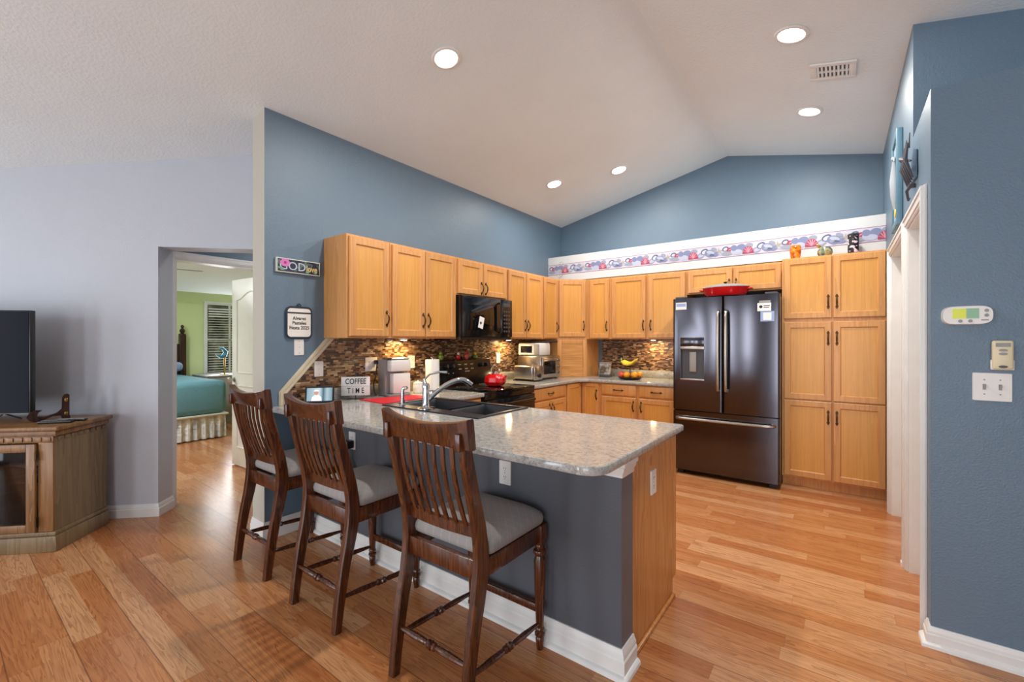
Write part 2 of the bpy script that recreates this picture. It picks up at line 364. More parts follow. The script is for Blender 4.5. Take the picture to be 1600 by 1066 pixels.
struct(MB().box(XR+.12, BY, 0, 2.8, BY+.12, 2.47).build('wall_hall', M['blue']), 'blue wall carrying the thermostat')
struct(MB().box(XR+.12, BY+.12, 2.41, 2.8, UY, 2.47).build('wall_ledge', M['blue']), 'plant ledge on top of the low blue wall')
struct(MB().prism([(XR+.12, 2.47), (2.8, 2.47), (2.8, ceil(2.8)+.02), (XR+.12, ceil(XR+.12)+.02)], *yext(UY, UY+.12)).build('wall_upper', M['blue']), 'blue wall set back above the ledge')
# lilac wall, turned 45 degrees, with the cased-less opening to the vestibule
O45 = (-4.219, 1.078)
def cz(x): return ceil(O45[0]+.7071*x)+.02
w45 = MB().prism([(-4.2, 0), (0, 0), (0, 2.08), (1.16, 2.08), (1.16, 0), (1.28, 0), (1.28, cz(1.28)), (-4.2, cz(-4.2))], *yext(0, .18)).build('wall_living', M['lilac'])
place(w45, (*O45, 0), PI/4); struct(w45, 'pale lilac grey wall behind the television')
# vestibule and bedroom
XD = -4.37; DA = 1.228
struct(MB().prism([(1.05, 0), (DA, 0), (DA, 2.03), (2.07, 2.03), (2.07, 0), (4.6, 0), (4.6, 2.44), (1.05, 2.44)], *xext(XD-.12, XD)).build('wall_vestibule', [M['blue'], M['green']], paint=lambda n, c: 1 if n.x < -.5 else 0), 'blue strip of wall round the bedroom door')
struct(MB().box(XD, 2.6, 0, XW-.175, 2.7, 2.44).build('wall_niche', M['blue']))
struct(MB().prism([(-9, -.2), (-5.6, -.2), (XD-.12, .91), (XD-.12, 4.7), (-9, 4.7)], *zext(2.44, 2.54)).build('ceiling_bedroom', M['white_paint']))
struct(MB().prism([(-4.4, 1.33), (-3.295, 2.42), (-3.295, 2.7), (-4.4, 2.7)], *zext(2.44, 2.5)).build('ceiling_vestibule', M['white_paint']))
WY0, WY1, WZ0, WZ1 = 2.93, 3.93, .8, 1.98
struct(MB().prism([(-.2, 0), (4.6, 0), (4.6, 2.44), (-.2, 2.44)], *xext(-9.0, -8.8)).build('wall_bedroom', M['green']), 'lime green bedroom wall')
struct(MB().box(-8.8, 4.5, 0, XD-.12, 4.6, 2.44).build('wall_bedroom_right', M['green']))
struct(MB().box(-8.8, -.2, 0, -5.6, -.1, 2.44).build('wall_bedroom_left', M['green']))
# rear and side of the living room, behind the camera
rw = MB(); px = -7.4
for (a, b, c, d, p) in REAR:
    rw.box(px, -3, 0, a, -2.85, 3.45); rw.box(a, -3, d, b, -2.85, 3.45); rw.box(a, -3, 0, b, -2.85, c); px = b
rw.box(px, -3, 0, 2.9, -2.85, 3.45); struct(rw.build('wall_rear', M['lilac']))
struct(MB().box(2.8, -2.9, 0, 2.92, 3.3, 3.0).build('wall_side', M['blue']))

# baseboards and trims
def baseprof(h=.13, t=.018): return [(0, 0), (t, 0), (t, h*.62), (t*.75, h*.68), (t*.75, h*.8), (t*.45, h*.9), (t*.3, h), (0, h)]
def mitred(m, prof, pts):
    P = [Vector((p[0], p[1], 0)) for p in pts]; N = [Vector(((b-a).y, -(b-a).x, 0)).normalized() for a, b in zip(P[:-1], P[1:])]; rings = []
    for i, p in enumerate(P):
        n0 = N[max(i-1, 0)]; n1 = N[min(i, len(N)-1)]; v = (n0+n1)/(1+n0.dot(n1)); rings.append([(p.x+v.x*a, p.y+v.y*a, z) for a, z in prof])
    return m.loops(rings)
def baseboard(name, *pts, h=.115, t=.018, shoe=False, mat='trim'):
    m = mitred(MB(), baseprof(h, t), pts)
    if shoe: mitred(m, [(t, 0), (t+.016, 0), (t+.014, .012), (t+.006, .02), (t, .022)], pts)
    return struct(m.build(name, M[mat]))
u = .70711
baseboard('baseboard_living', (O45[0]-u*4, O45[1]-u*4), O45, (O45[0]-u*.18, O45[1]+u*.18), h=.095)
baseboard('baseboard_column', (XW-.175, YCOL), (XW, YCOL), (XW, 1.66), h=.12)
baseboard('baseboard_hall', (XR, BY+.07), (XR, BY), (2.8, BY), h=.085, shoe=True)
baseboard('baseboard_right', (XR, D2[0]-.05), (XR, D1[1]+.05), h=.04, t=.03)
# soffit over the back cabinets and its wallpaper border
SY = 4.985
sof = struct(MB().box(XW+.001, SY, 2.13, XR-.001, YW, 2.455).build('soffit', M['white_paint']), 'white soffit above the back cabinets')
BM = [plain('border_ground', rgb(198, 197, 212), .6), plain('border_line', rgb(150, 96, 130), .6), plain('border_pink', rgb(160, 62, 90), .6), plain('border_rose', rgb(212, 146, 164), .6),
      plain('border_blue', rgb(122, 130, 166), .6), plain('border_grey', rgb(146, 152, 170), .6), plain('border_pale', rgb(176, 182, 204), .6), plain('border_sand', rgb(166, 160, 150), .6), plain('border_slate', rgb(88, 96, 122), .6)]
b = MB(); zb0, zb1 = 2.22, 2.355
lay = [0]
def flat(pts, mi, y=None):
    lay[0] += 1; yy = SY-.002-.00002*lay[0]; b.poly([(p[0], yy, p[1]) for p in pts], mi)
b.box(XW+.002, SY-.0018, zb0, XR-.002, SY, zb1, mi=0)
for z in (zb0+.003, zb1-.003): b.box(XW+.002, SY-.0024, z-.0025, XR-.002, SY-.0018, z+.0025, mi=1)
def ell(cx, cz_, rx, rz, a=0, n=14): 
    ca, sa = math.cos(a), math.sin(a)
    return [(cx+rx*math.cos(2*PI*k/n)*ca-rz*math.sin(2*PI*k/n)*sa, cz_+rx*math.cos(2*PI*k/n)*sa+rz*math.sin(2*PI*k/n)*ca) for k in range(n)]
def clipx(pts): return [(min(max(p[0], XW+.004), XR-.004), min(max(p[1], zb0+.008), zb1-.008)) for p in pts]
x = XW-.28
while x < XR+.1:
    def F(pts, mi):
        if max(p[0] for p in pts) < XW+.006 or min(p[0] for p in pts) > XR-.006: return
        flat(clipx(pts), mi)
    z0 = zb0+.012
    F(ell(x-.055, z0+.068, .045, .04, .3), 4); F(ell(x+.02, z0+.085, .035, .025, 0), 5)       # shells behind
    F(ell(x-.09, z0+.03, .05, .028), 6); F(ell(x+.085, z0+.03, .045, .03, .4), 5); F(ell(x+.09, z0+.034, .03, .016, .4), 6); F(ell(x-.12, z0+.075, .03, .03), 4); F(ell(x+.235, z0+.03, .04, .025, .2), 4); F(ell(x+.22, z0+.085, .03, .018, -.4), 5); F(ell(x+.3, z0+.03, .035, .022), 6)
    F([(x+.05*math.cos(R(t))*1.05+.01, z0+.004+.075*max(0, math.sin(R(t)))) for t in range(-10, 191, 20)], 2)   # pink scallop
    for t in (30, 55, 80, 105, 130, 155):
        c_, s_ = math.cos(R(t)), math.sin(R(t)); F([(x+.01-.004*s_, z0+.012), (x+.01+.004*s_, z0+.012), (x+.01+.048*c_+.005, z0+.004+.07*s_), (x+.01+.048*c_-.005, z0+.004+.07*s_)], 3)
    F(ell(x+.125, z0+.07, .04, .03, .5), 8); F(ell(x+.125, z0+.066, .028, .02, .5), 0)                          # curl
    F(ell(x+.18, z0+.045, .055, .04, -.3), 4); F(ell(x+.185, z0+.055, .04, .018, -.3), 6); F(ell(x+.19, z0+.03, .035, .012, -.2), 8); F(ell(x+.165, z0+.035, .02, .01), 5)
    st = []
    for k in range(10):
        rr = .042 if k % 2 == 0 else .013; st.append((x+.27+rr*math.cos(R(36*k+100)), z0+.055+rr*math.sin(R(36*k+100))))
    F(st, 7)
    F(ell(x+.33, z0+.075, .032, .025, .4), 8); F(ell(x+.33, z0+.072, .02, .015, .4), 0)
    F(ell(x+.37, z0+.06, .03, .025, .4), 2); F(ell(x+.375, z0+.066, .018, .006, .5), 3)
    F(ell(x+.35, z0+.025, .06, .022), 5); F(ell(x+.42, z0+.045, .04, .035, .2), 6)
    x += .53
b.build('wallpaper_border', BM, sof, label='white wallpaper border of pink and blue seashells')
# knee wall of the peninsula
PX = -.70; KY0, KY1 = 1.672, 1.79
struct(MB().box(XW, KY0, 0, PX, KY1, .868).build('wall_peninsula', [M['slate'], M['plum']], paint=lambda n, c: 1 if n.x > .5 else 0), 'slate grey knee wall under the breakfast bar')
baseboard('baseboard_peninsula', (XW+.018, KY0), (PX, KY0), (PX, KY1), h=.115, t=.02, shoe=True)
cp = [(0, .8648), (0, .80), (.005, .80), (.006, .815), (.014, .828), (.016, .842), (.024, .848), (.024, .8648)]
struct(mitred(MB(), cp, [(XW, KY0), (PX, KY0), (PX, KY1)]).build('trim_1', M['trim']), 'white moulding under the bar counter')
# slanted trim at the end of the mosaic splashback
t = MB()
for off, wd, th, mi in ((0, .052, .012, 0), (.006, .014, .018, 0), (.030, .016, .018, 0)):
    P = [(1.815, 1.372), (1.47, .995), (1.47, .901)]
    d = Vector((1.815-1.47, 1.372-.995)).normalized(); n = Vector((d.y, -d.x))
    a0, a1 = off, off+wd
    q = lambda a: [(P[0][0]+n.x*a-(0), P[0][1]+n.y*a), (P[1][0]+a, P[1][1]-.0+(-.25*a)), (P[1][0]+a, P[2][1])]
    A, B_ = q(a0), q(a1)
    A[0] = (1.815+a0*1.35, 1.371); B_[0] = (1.815+a1*1.35, 1.371)
    t.prism(A+B_[::-1], *xext(XW, XW+th), mi=mi)
struct(t.build('trim_2', M['cream_trim']), 'slanted cream moulding at the end of the mosaic tile')
# mosaic splashbacks
t = MB(); t.prism([(1.522, .99), (1.86, 1.372), (4.72, 1.372), (4.72, .99)], *xext(XW, XW+.008)); t.prism([(1.522, .901), (1.522, .99), (1.72, .99), (1.72, .901)], *xext(XW, XW+.008))
t.prism([(2.92, .901), (3.67, .901), (3.67, .99), (2.92, .99)], *xext(XW, XW+.008))
struct(t.build('trim_3', M['tile_y']), 'brown mosaic tile splashback behind the range')
struct(MB().box(-2.5, YW-.008, .99, -1.38, YW, 1.372).build('trim_4', M['tile_x']), 'brown mosaic tile splashback beside the refrigerator')

# doors of the right wall
def casing(parent, y0, y1, zt, wd=.065, name='casing'):
    m = MB()
    for (o0, o1, th) in ((0, wd, .012), (.012, wd-.006, .019), (wd-.02, wd-.004, .025)):
        m.box(XR-th, y0-o1, 0, XR, y0-o0, zt+o0, .002); m.box(XR-th, y1+o0, 0, XR, y1+o1, zt+o0, .002); m.box(XR-th, y0-o1, zt+o0, XR, y1+o1, zt+o1, .002)
    m.box(XR-.001, y0, 0, XR+.12, y0+.012, zt); m.box(XR-.001, y1-.012, 0, XR+.12, y1, zt); m.box(XR-.001, y0+.012, zt-.012, XR+.12, y1-.012, zt)
    return m.build(name, M['trim'], parent)
def paneldoor(m, W, H, T=.035, rails=((.22, .95), (1.06, 1.86))):
    m.box(0, 0, 0, W, T, H)
    for side in (0, 1):
        for (a, c) in rails:
            y = -.006 if side == 0 else T+.006; yb = 0 if side == 0 else T
            for (x0, x1, z0, z1) in ((.11, W-.11, a, a+.02), (.11, W-.11, c-.02, c), (.11, .13, a, c), (W-.13, W-.11, a, c)):
                m.box(x0, min(y, yb), z0, x1, max(y, yb), z1, .003)
    return m
for i, (dy, lab) in enumerate(((D1, 'white cased door nearer the thermostat'), (D2, 'white cased door beside the pantry cabinet'))):
    root = struct(bpy.data.objects.new('door_%d' % (i+1), None), lab); COL.objects.link(root)
    casing(root, dy[0], dy[1], DZ)
    lf = paneldoor(MB(), dy[1]-dy[0]-.026, DZ-.025).build('door_leaf', M['trim'], root); place(lf, (XR+.1, dy[0]+.013, .008), PI/2)
# bedroom door, open
d3 = struct(bpy.data.objects.new('door_3', None), 'white bedroom door standing open'); COL.objects.link(d3)
m = MB()
for (o0, o1, th) in ((0, .058, .012), (.01, .052, .018), (.04, .055, .022)):
    m.box(XD, DA-o1, 0, XD+th, DA-o0, 2.03+o0, .002); m.box(XD, 2.07+o0, 0, XD+th, 2.07+o1, 2.03+o0, .002); m.box(XD, DA-o1, 2.03+o0, XD+th, 2.07+o1, 2.03+o1, .002)
m.box(XD-.12, DA, 0, XD+.001, DA+.012, 2.03); m.box(XD-.12, 2.058, 0, XD+.001, 2.07, 2.03); m.box(XD-.12, DA+.012, 2.018, XD+.001, 2.058, 2.03)
m.build('casing', M['trim'], d3)
m = MB(); W_ = .82; m.box(0, 0, 0, W_, .035, 2.0, .002)
def archpanel(m, x0, x1, z0, z1, rise, y, wd=.018):
    top = [(x0+(x1-x0)*i/12, z1+rise*(.5-.5*math.cos(2*PI*i/12))) for i in range(13)]
    P = [(x0, 0, z0)] + [(a, 0, c) for a, c in top] + [(x1, 0, z0), (x0, 0, z0)]
    m.tube([(p[0], y, p[2]) for p in P], .009, 6)
for y in (-.001, .036):
    archpanel(m, .12, W_-.12, 1.0, 1.78, .08, y); archpanel(m, .12, W_-.12, .2, .86, .0, y)
leaf = m.build('door_leaf', M['trim'], d3); place(leaf, (XD-.13, 2.085, .01), PI+R(3))
m = MB(); m.lathe([(.026, 0), (.026, -.006), (.01, -.008), (.01, -.04), (.028, -.05), (.03, -.062), (.02, -.075), (.001, -.078)], (W_-.06, 0, .92), axis='y', seg=14)
m.lathe([(.026, .035), (.026, .041), (.01, .043), (.01, .075), (.028, .085), (.03, .097), (.02, .11), (.001, .113)], (W_-.06, 0, .92), axis='y', seg=14)
m.build('door_knob', M['steel'], leaf)
# bedroom window
wn = struct(bpy.data.objects.new('window_1', None), 'bedroom window with white slatted blinds'); COL.objects.link(wn)
m = MB(); X0 = -8.8
for (a, c, e, f) in ((WY0, WY1, WZ1, WZ1+.06), (WY0, WY1, WZ0-.04, WZ0), (WY0-.05, WY0, WZ0-.04, WZ1+.06), (WY1, WY1+.05, WZ0-.04, WZ1+.06), (WY0+.33, WY0+.36, WZ0, WZ1), (WY0, WY1, 1.36, 1.39)): m.box(X0, a, e, X0+.03, c, f, .003)
m.build('window_frame', M['trim'], wn)
s = NT('night_foliage_view'); f = s.noise(s.coord(), 5, 4); M['outside'] = s.fin(s.ramp(f, [(.35, rgb(40, 44, 36)), (.5, rgb(96, 98, 78)), (.65, rgb(150, 146, 128))]), .6)
MB().box(X0+.001, WY0, WZ0, X0+.006, WY1, WZ1).build('pane', M['outside'], wn)
m = MB()
for k in range(26):
    z = WZ0+.02+k*(WZ1-WZ0-.06)/26; m.box(X0+.034, WY0+.01, z, X0+.058, WY1-.01, z+(.022 if k > 21 else .008), rot=None)
m.build('blind', M['trim'], wn)

# ------------------------------------------------------------------ cabinets
HANDLE = None
def handle_mesh():
    global HANDLE
    if HANDLE: return HANDLE
    m = MB(); pts = []
    for i in range(11):
        t = i/10; pts.append((0, -.006-.022*math.sin(PI*t)**.7, -.045+.09*t))
    m.tube(pts, [.0045, .005, .0055, .0065, .0068, .007, .0068, .0065, .0055, .005, .0045], 8)
    for z in (-.047, .047): m.lathe([(.001, -.009), (.008, -.008), (.011, -.003), (.011, 0)], (0, 0, z), axis='y', seg=10); m.sphere((0, -.004, z+(.013 if z > 0 else -.013)), .005, seg=8)
    o = m.build('handle', M['brass']); HANDLE = o.data; bpy.data.objects.remove(o); return HANDLE
def add_handle(parent, x, y, z, horiz=False):
    h = link('handle', handle_mesh(), parent); h.location = (x, y, z)
    if horiz: h.rotation_euler = (0, PI/2, 0)
    return h
def cab_door(m, x0, z0, x1, z1, yb, t=.02, fw=.05):
    def ring(i, y): return [(x0+i, y, z0+i), (x1-i, y, z0+i), (x1-i, y, z1-i), (x0+i, y, z1-i)]
    m.loops([ring(0, yb), ring(0, yb-t+.005), ring(.005, yb-t), ring(fw, yb-t), ring(fw+.007, yb-t+.009)], 0, cap1=False)
    m.poly(ring(fw+.007, yb-t+.009)[::-1], 1); return m
def drawer_front(m, x0, z0, x1, z1, yb, t=.02):
    def ring(i, y): return [(x0+i, y, z0+i), (x1-i, y, z0+i), (x1-i, y, z1-i), (x0+i, y, z1-i)]
    m.loops([ring(0, yb), ring(0, yb-t+.007), ring(.009, yb-t+.001), ring(.012, yb-t)], 0); return m
OAK = [M['oak'], M['oak_panel']]
def cabinet(name, label, loc, rz, W, D, H, doors=(), drawers=(), toe=0, group=None, cat='cabinet', skin='oak', top_open=0):
    root = thing(name, label, cat, loc, rz, group)
    m = MB(); m.box(0, 0, toe, W, D, H-top_open, .0015, seg=1)
    if toe: m.box(0.0, .06, 0, W, D, toe)
    m.build('carcass', M[skin], root)
    for (x0, z0, x1, z1, hx, hz) in doors:
        d = cab_door(MB(), x0, z0, x1, z1, -.0005).build('door', OAK, root)
        if hx is not None: add_handle(d, hx, -.0205, hz)
    for (x0, z0, x1, z1) in drawers:
        d = drawer_front(MB(), x0, z0, x1, z1, -.0005).build('drawer', M['oak'], root)
        add_handle(d, (x0+x1)/2, -.0205, (z0+z1)/2, True)
    return root
UZ, UH = 1.372, .75
UXF = -2.82; UD = abs(XW-UXF)-.001
g = 'honey oak wall cabinets over the range side'; gb = 'honey oak wall cabinets on the back wall'
def up_left(y0, y1, label, doors, z0=UZ, h=None):
    h = h or (UZ+UH-z0)
    return cabinet('wall_cabinet', label, (UXF, y0, z0), PI/2, y1-y0-.001, UD, h, [(a-y0, .013, b_-y0, h-.016, (hx-y0) if hx else None, hz) for (a, b_, hx, hz) in doors], group=g)
up_left(1.80, 2.175, 'single-door oak wall cabinet at the free end, by the slanted trim', [(1.816, 2.16, 2.133, .15)])
up_left(2.175, 2.915, 'double-door oak wall cabinet just before the microwave', [(2.192, 2.528, 2.503, .15), (2.536, 2.897, 2.561, .15)])
up_left(2.915, 3.675, 'short double-door oak wall cabinet above the microwave', [(2.932, 3.277, 3.25, .085), (3.287, 3.66, 3.314, .085)], 1.777)
up_left(3.675, 4.375, 'double-door oak wall cabinet just after the microwave', [(3.692, 4.02, 3.995, .15), (4.028, 4.356, 4.053, .15)])
up_left(4.375, 4.72, 'narrow single-door oak wall cabinet before the corner', [(4.394, 4.70, 4.672, .15)])
# diagonal corner cabinet and the appliance garage below it
CX, CY = -2.82, 4.721; cl = math.hypot(.27, .264)
def cornerbody(z0, z1): return MB().prism([(CX, CY), (-2.551, SY), (-2.551, YW-.001), (XW+.001, YW-.001), (XW+.001, CY)], *zext(z0, z1))
cang = math.atan2(SY-CY, .269)
cc = thing('corner_cabinet', 'diagonal oak wall cabinet in the kitchen corner', 'cabinet', (0, 0, 0), 0, None)
cornerbody(UZ, UZ+UH).build('carcass', M['oak'], cc)
cl = math.hypot(.269, SY-CY)
d = cab_door(MB(), .02, .03, cl-.02, UH-.016, -.0005).build('door', OAK, cc); place(d, (CX, CY, UZ), cang); add_handle(d, cl-.045, -.0205, .17)
ag = thing('appliance_garage', 'oak appliance garage with roll-up front on the corner counter', 'cabinet', (0, 0, 0))
m = cornerbody(.9005, UZ-.001); m.build('carcass', M['oak'], ag)
m = MB(); m.box(0, -.006, 0, .05, 0, .47, .002); m.box(cl-.05, -.006, 0, cl, 0, .47, .002); m.box(.05, -.006, .41, cl-.05, 0, .47, .002)
o = m.build('face_frame', M['oak'], ag); place(o, (CX, CY, .9005), cang)
m = MB()
for k in range(28): m.box(.051, -.004, .002+k*.0144, cl-.051, .0, .0155+k*.0144, .002, seg=1)
m.box(cl/2-.02, -.012, .02, cl/2+.02, -.003, .026)
o = m.build('tambour_door', M['tambour'], ag); place(o, (CX, CY, .9005), cang)
def up_back(x0, x1, label, doors, z0=UZ):
    h = UZ+UH-z0
    return cabinet('wall_cabinet', label, (x0, SY, z0), 0, x1-x0-.001, YW-SY-.001, h, [(a-x0, .013, b_-x0, h-.016, hx-x0, hz) for (a, b_, hx, hz) in doors], group=gb)
up_back(-2.55, -2.222, 'narrow oak wall cabinet right of the diagonal corner cabinet', [(-2.50, -2.245, -2.27, .16)])
up_back(-2.222, -1.772, 'wide oak wall cabinet with its handle at its right, over the fruit', [(-2.205, -1.79, -1.815, .16)])
up_back(-1.772, -1.335, 'oak wall cabinet beside the refrigerator with its handle at its left', [(-1.755, -1.35, -1.73, .16)])
up_back(-1.335, -.435, 'short double-door oak cabinet above the refrigerator', [(-1.318, -.886, -.912, .075), (-.874, -.452, -.848, .075)], 1.855)
cabinet('pantry_cabinet', 'tall oak pantry cabinet with six doors beside the refrigerator', (-.432, 4.82, 0), 0, .754, YW-4.821, 2.118,
        [(.016, z0, .378, z1, .352, hz) for z0, z1, hz in ((.105, .806, .67), (.815, 1.523, 1.375), (1.556, 2.106, 1.70))] +
        [(.388, z0, .744, z1, .414, hz) for z0, z1, hz in ((.105, .806, .67), (.815, 1.523, 1.375), (1.556, 2.106, 1.70))], toe=.09)
# base cabinets
CZ = .90; CB = .865; BH = CB-.001
bx = -2.50
gl = 'honey oak base cabinets'
cabinet('base_cabinet', 'oak base cabinet with drawer and two doors right of the range', (bx, 3.675, 0), PI/2, .685, -XW+bx-.001, BH,
        [(.016, .105, .338, .712, .312, .62), (.346, .105, .668, .712, .372, .62)], [(.016, .73, .668, .852)], toe=.09, group=gl)
cabinet('base_cabinet', 'oak base cabinet between the sink peninsula and the range', (bx, 2.465, 0), PI/2, .43, -XW+bx-.001, BH,
        [(.016, .105, .414, .712, .39, .62)], [(.016, .73, .414, .852)], toe=.09, group=gl)
cb = thing('base_cabinet', 'oak corner base cabinet with two full-height doors', 'cabinet', (0, 0, 0), 0, gl)
MB().prism([(bx, 4.361), (bx, 4.74), (-2.246, 4.74), (-2.246, YW-.001), (XW+.001, YW-.001), (XW+.001, 4.361)], *zext(.09, BH)).prism([(bx-.06, 4.361), (bx-.06, 4.80), (-2.246, 4.80), (-2.246, YW-.001), (XW+.001, YW-.001), (XW+.001, 4.361)], *zext(0, .09)).build('carcass', M['oak'], cb)
d = cab_door(MB(), .02, .105, .355, .852, -.0005).build('door', OAK, cb); place(d, (bx, 4.361, 0), PI/2)
d = cab_door(MB(), .022, .105, .238, .852, -.0005, fw=.04).build('door', OAK, cb); place(d, (bx, 4.74, 0)); add_handle(d, .212, -.0205, .72)
cabinet('base_cabinet', 'oak base cabinet with drawer over door below the fruit', (-2.245, 4.74, 0), 0, .448, YW-4.741, BH, [(.02, .105, .432, .712, .405, .62)], [(.02, .73, .432, .852)], toe=.09, group=gl)
cabinet('base_cabinet', 'oak base cabinet with drawer over door beside the refrigerator', (-1.796, 4.74, 0), 0, .42, YW-4.741, BH, [(.02, .105, .405, .712, .045, .62)], [(.02, .73, .405, .852)], toe=.09, group=gl)
# peninsula cabinet (fronts face the kitchen), with the veneer end panel
pc = thing('peninsula_cabinet', 'oak cabinet closing the open end of the breakfast bar', 'cabinet', (-.715, 2.43, 0), PI)
m = MB(); m.box(0, 0, .09, .88, 2.43-KY1-.002, BH); m.box(0, .06, 0, .88, 2.43-KY1-.002, .09); m.build('carcass', M['oak'], pc)
cab_door(MB(), .016, .105, .44, .712, -.0005).build('door', OAK, pc); cab_door(MB(), .45, .105, .866, .712, -.0005).build('door', OAK, pc); drawer_front(MB(), .016, .73, .866, .852, -.0005).build('drawer', M['oak'], pc)
m = MB(); m.prism([(0, .09), (.06, .09), (.06, 0), (.638, 0), (.638, BH), (0, BH)], *xext(-.006, -.0002)); m.build('end_panel', M['oak_end'], pc)
m = MB(); m.box(-.022, .06, 0, -.006, .62, .02, .005); m.build('shoe_moulding', M['oak_end'], pc)
sb = thing('sink_base_cabinet', 'oak cabinet below the black double sink', 'cabinet', (-1.597, 2.43, 0), PI)
m = MB(); m.box(0, 0, .09, .89, 2.43-KY1-.002, .66); m.box(0, .06, 0, .89, 2.43-KY1-.002, .09); m.box(0, 0, .66, .89, .012, BH); m.build('carcass', M['oak'], sb)
cab_door(MB(), .016, .105, .44, .712, -.0005).build('door', OAK, sb); cab_door(MB(), .45, .105, .874, .712, -.0005).build('door', OAK, sb)

# ------------------------------------------------------------------ worktops
def slab(m, outline, z0, z1, holes=None, e=.008):
    """outline with rounded-over edge"""
    def inset(pts, d):
        n = len(pts); out = []
        for i in range(n):
            p0, p, p1 = Vector(pts[i-1]), Vector(pts[i]), Vector(pts[(i+1) % n]); a = (p-p0).normalized(); c = (p1-p).normalized()
            na, nc = Vector((-a.y, a.x)), Vector((-c.y, c.x)); bis = (na+nc).normalized(); out.append(tuple(p+bis*d/max(.3, bis.dot(na))))
        return out
    rings = [[(x, y, z) for x, y in inset(outline, i)] for i, z in ((e, z0), (e*.3, z0+e*.3), (0, z0+e), (0, z1-e), (e*.3, z1-e*.3), (e, z1))]
    m.loops(rings, cap0=True, cap1=holes is None); return rings[-1]
SX0, SX1, SY0, SY1 = -2.55, -1.665, 1.90, 2.415
m = MB()
out = [(XW+.001, 1.405), (-1.0, 1.405)] + arc(-.67-.09, 1.405+.09, .09, -90, 0, 8) + arc(-.67-.02, 2.455-.02, .02, 0, 90, 3) + [(-2.46, 2.455), (-2.46, 2.897), (XW+.001, 2.897)]
top = slab(m, out, CB, CZ)
ct = m.build('countertop', M['granite'])
mod = ct.modifiers.new('b', 'BOOLEAN'); mod.operation = 'DIFFERENCE'; mod.solver = 'EXACT'
cut = MB().box(SX0+.012, SY0+.012, CB-.05, SX1-.012, SY1-.012, CZ+.05).build('cutter', M['granite']); mod.object = cut
dg = bpy.context.evaluated_depsgraph_get(); me = bpy.data.meshes.new_from_object(ct.evaluated_get(dg)); ct.modifiers.clear(); ct.data = me; bpy.data.objects.remove(cut)
me.set_sharp_from_angle(angle=R(35))
for p in me.polygons:
    if abs(p.normal.z) > .99: p.use_smooth = False
tag(ct, 'speckled grey granite worktop of the breakfast bar with the sink', 'countertop')
# granite upstand along the wall
MB().box(XW+.0085, 1.725, CZ+.0002, XW+.026, 2.897, .99, .003).build('upstand', M['granite'], ct)
m = MB(); slab(m, [(XW+.001, 3.672), (-2.46, 3.672), (-2.46, 4.62), (-2.38, 4.70), (-1.38, 4.70), (-1.38, YW-.001), (XW+.001, YW-.001)], CB, CZ)
ct2 = m.build('countertop', M['granite'])
for p in ct2.data.polygons:
    if abs(p.normal.z) > .99: p.use_smooth = False
tag(ct2, 'L-shaped granite worktop from the range round to the refrigerator', 'countertop')
MB().box(XW+.0085, 3.675, CZ+.0002, XW+.026, 4.715, .99, .003).build('upstand', M['granite'], ct2); MB().box(-2.545, YW-.03, CZ+.0002, -1.38, YW-.009, .99, .003).build('upstand', M['granite'], ct2)

# ------------------------------------------------------------------ recessed lights, vent
def downlight(x, y, label, power):
    sl = math.atan(.235) if x > -.994 else -math.atan(.22)
    L = thing('downlight', label, 'ceiling light', (x, y, ceil(x)-.001), 0, 'recessed ceiling lights'); L.rotation_euler = (0, sl, 0)
    MB().lathe([(.072, -.0005), (.092, -.0005), (.095, -.004), (.09, -.009), (.076, -.011), (.07, -.006)], seg=32).build('trim_ring', M['white_plastic'], L)
    MB().lathe([(.001, -.007), (.05, -.0072), (.0705, -.006), (.0705, -.001), (.001, -.001)], seg=28).build('lens', M['lamp'], L)
    area_light('downlight_lamp', (0, 0, -.02), (0, 0, 0), .13, .13, power, (1, .96, .89), 'DISK', L)
DL = 32
downlight(-2.029, 2.007, 'recessed light nearest the bar stools', DL)
downlight(-.233, 3.164, 'recessed light just above the ceiling vent, near the top of the photo', 27)
downlight(-.194, 4.288, 'recessed light just below the ceiling vent, over the pantry', 22)
downlight(-2.499, 4.117, 'left one of the close pair of recessed lights over the kitchen corner', 15)
downlight(-1.908, 4.482, 'right one of the close pair of recessed lights over the kitchen corner', 12)
V = thing('ceiling_vent', 'white louvred air vent in the ceiling', 'vent', (-.035, 3.66, ceil(-.035)-.001)); V.rotation_euler = (0, math.atan(.235), 0)
m = MB()
for (a, c, e, f) in ((-.13, -.11, .13, -.075), (-.13, .075, .13, .11), (-.13, -.075, -.09, .075), (.09, -.075, .13, .075)): m.box(a, c, -.012, e, f, 0, .003)
m.box(-.09, -.006, -.012, .09, .006, -.001); m.build('frame', M['white_plastic'], V)
MB().box(-.09, -.075, -.0015, .09, .075, -.0005).build('duct', M['dark_grey'], V)
m = MB()
for k in range(8):
    x = -.08+k*.0229
    for s_ in (-1, 1): m.box(x-.008, min(.008*s_, .073*s_), -.011, x+.004, max(.008*s_, .073*s_), -.003)
m.build('louvres', M['white_plastic'], V)

# puck lights under the cabinets
def puck(x, y, label, power=4):
    P = thing('puck_light', label, 'light', (x, y, UZ-.0005), 0, 'under-cabinet lights')
    MB().lathe([(.001, 0), (.034, 0), (.034, -.012), (.028, -.014), (.001, -.014)], seg=20).build('housing', M['white_plastic'], P)
    MB().lathe([(.001, -.0145), (.026, -.0145), (.026, -.0165), (.001, -.0165)], seg=20).build('lens', M['lamp'], P)
    area_light('puck_lamp', (0, 0, -.022), (0, 0, 0), .05, .05, power, (1, .68, .3), 'DISK', P)
puck(-3.02, 2.48, 'small puck light under the wall cabinet above the coffee maker')
puck(-3.02, 3.98, 'small puck light under the wall cabinet right of the microwave')
puck(-1.78, 5.2, 'small puck light under the back wall cabinets over the fruit')

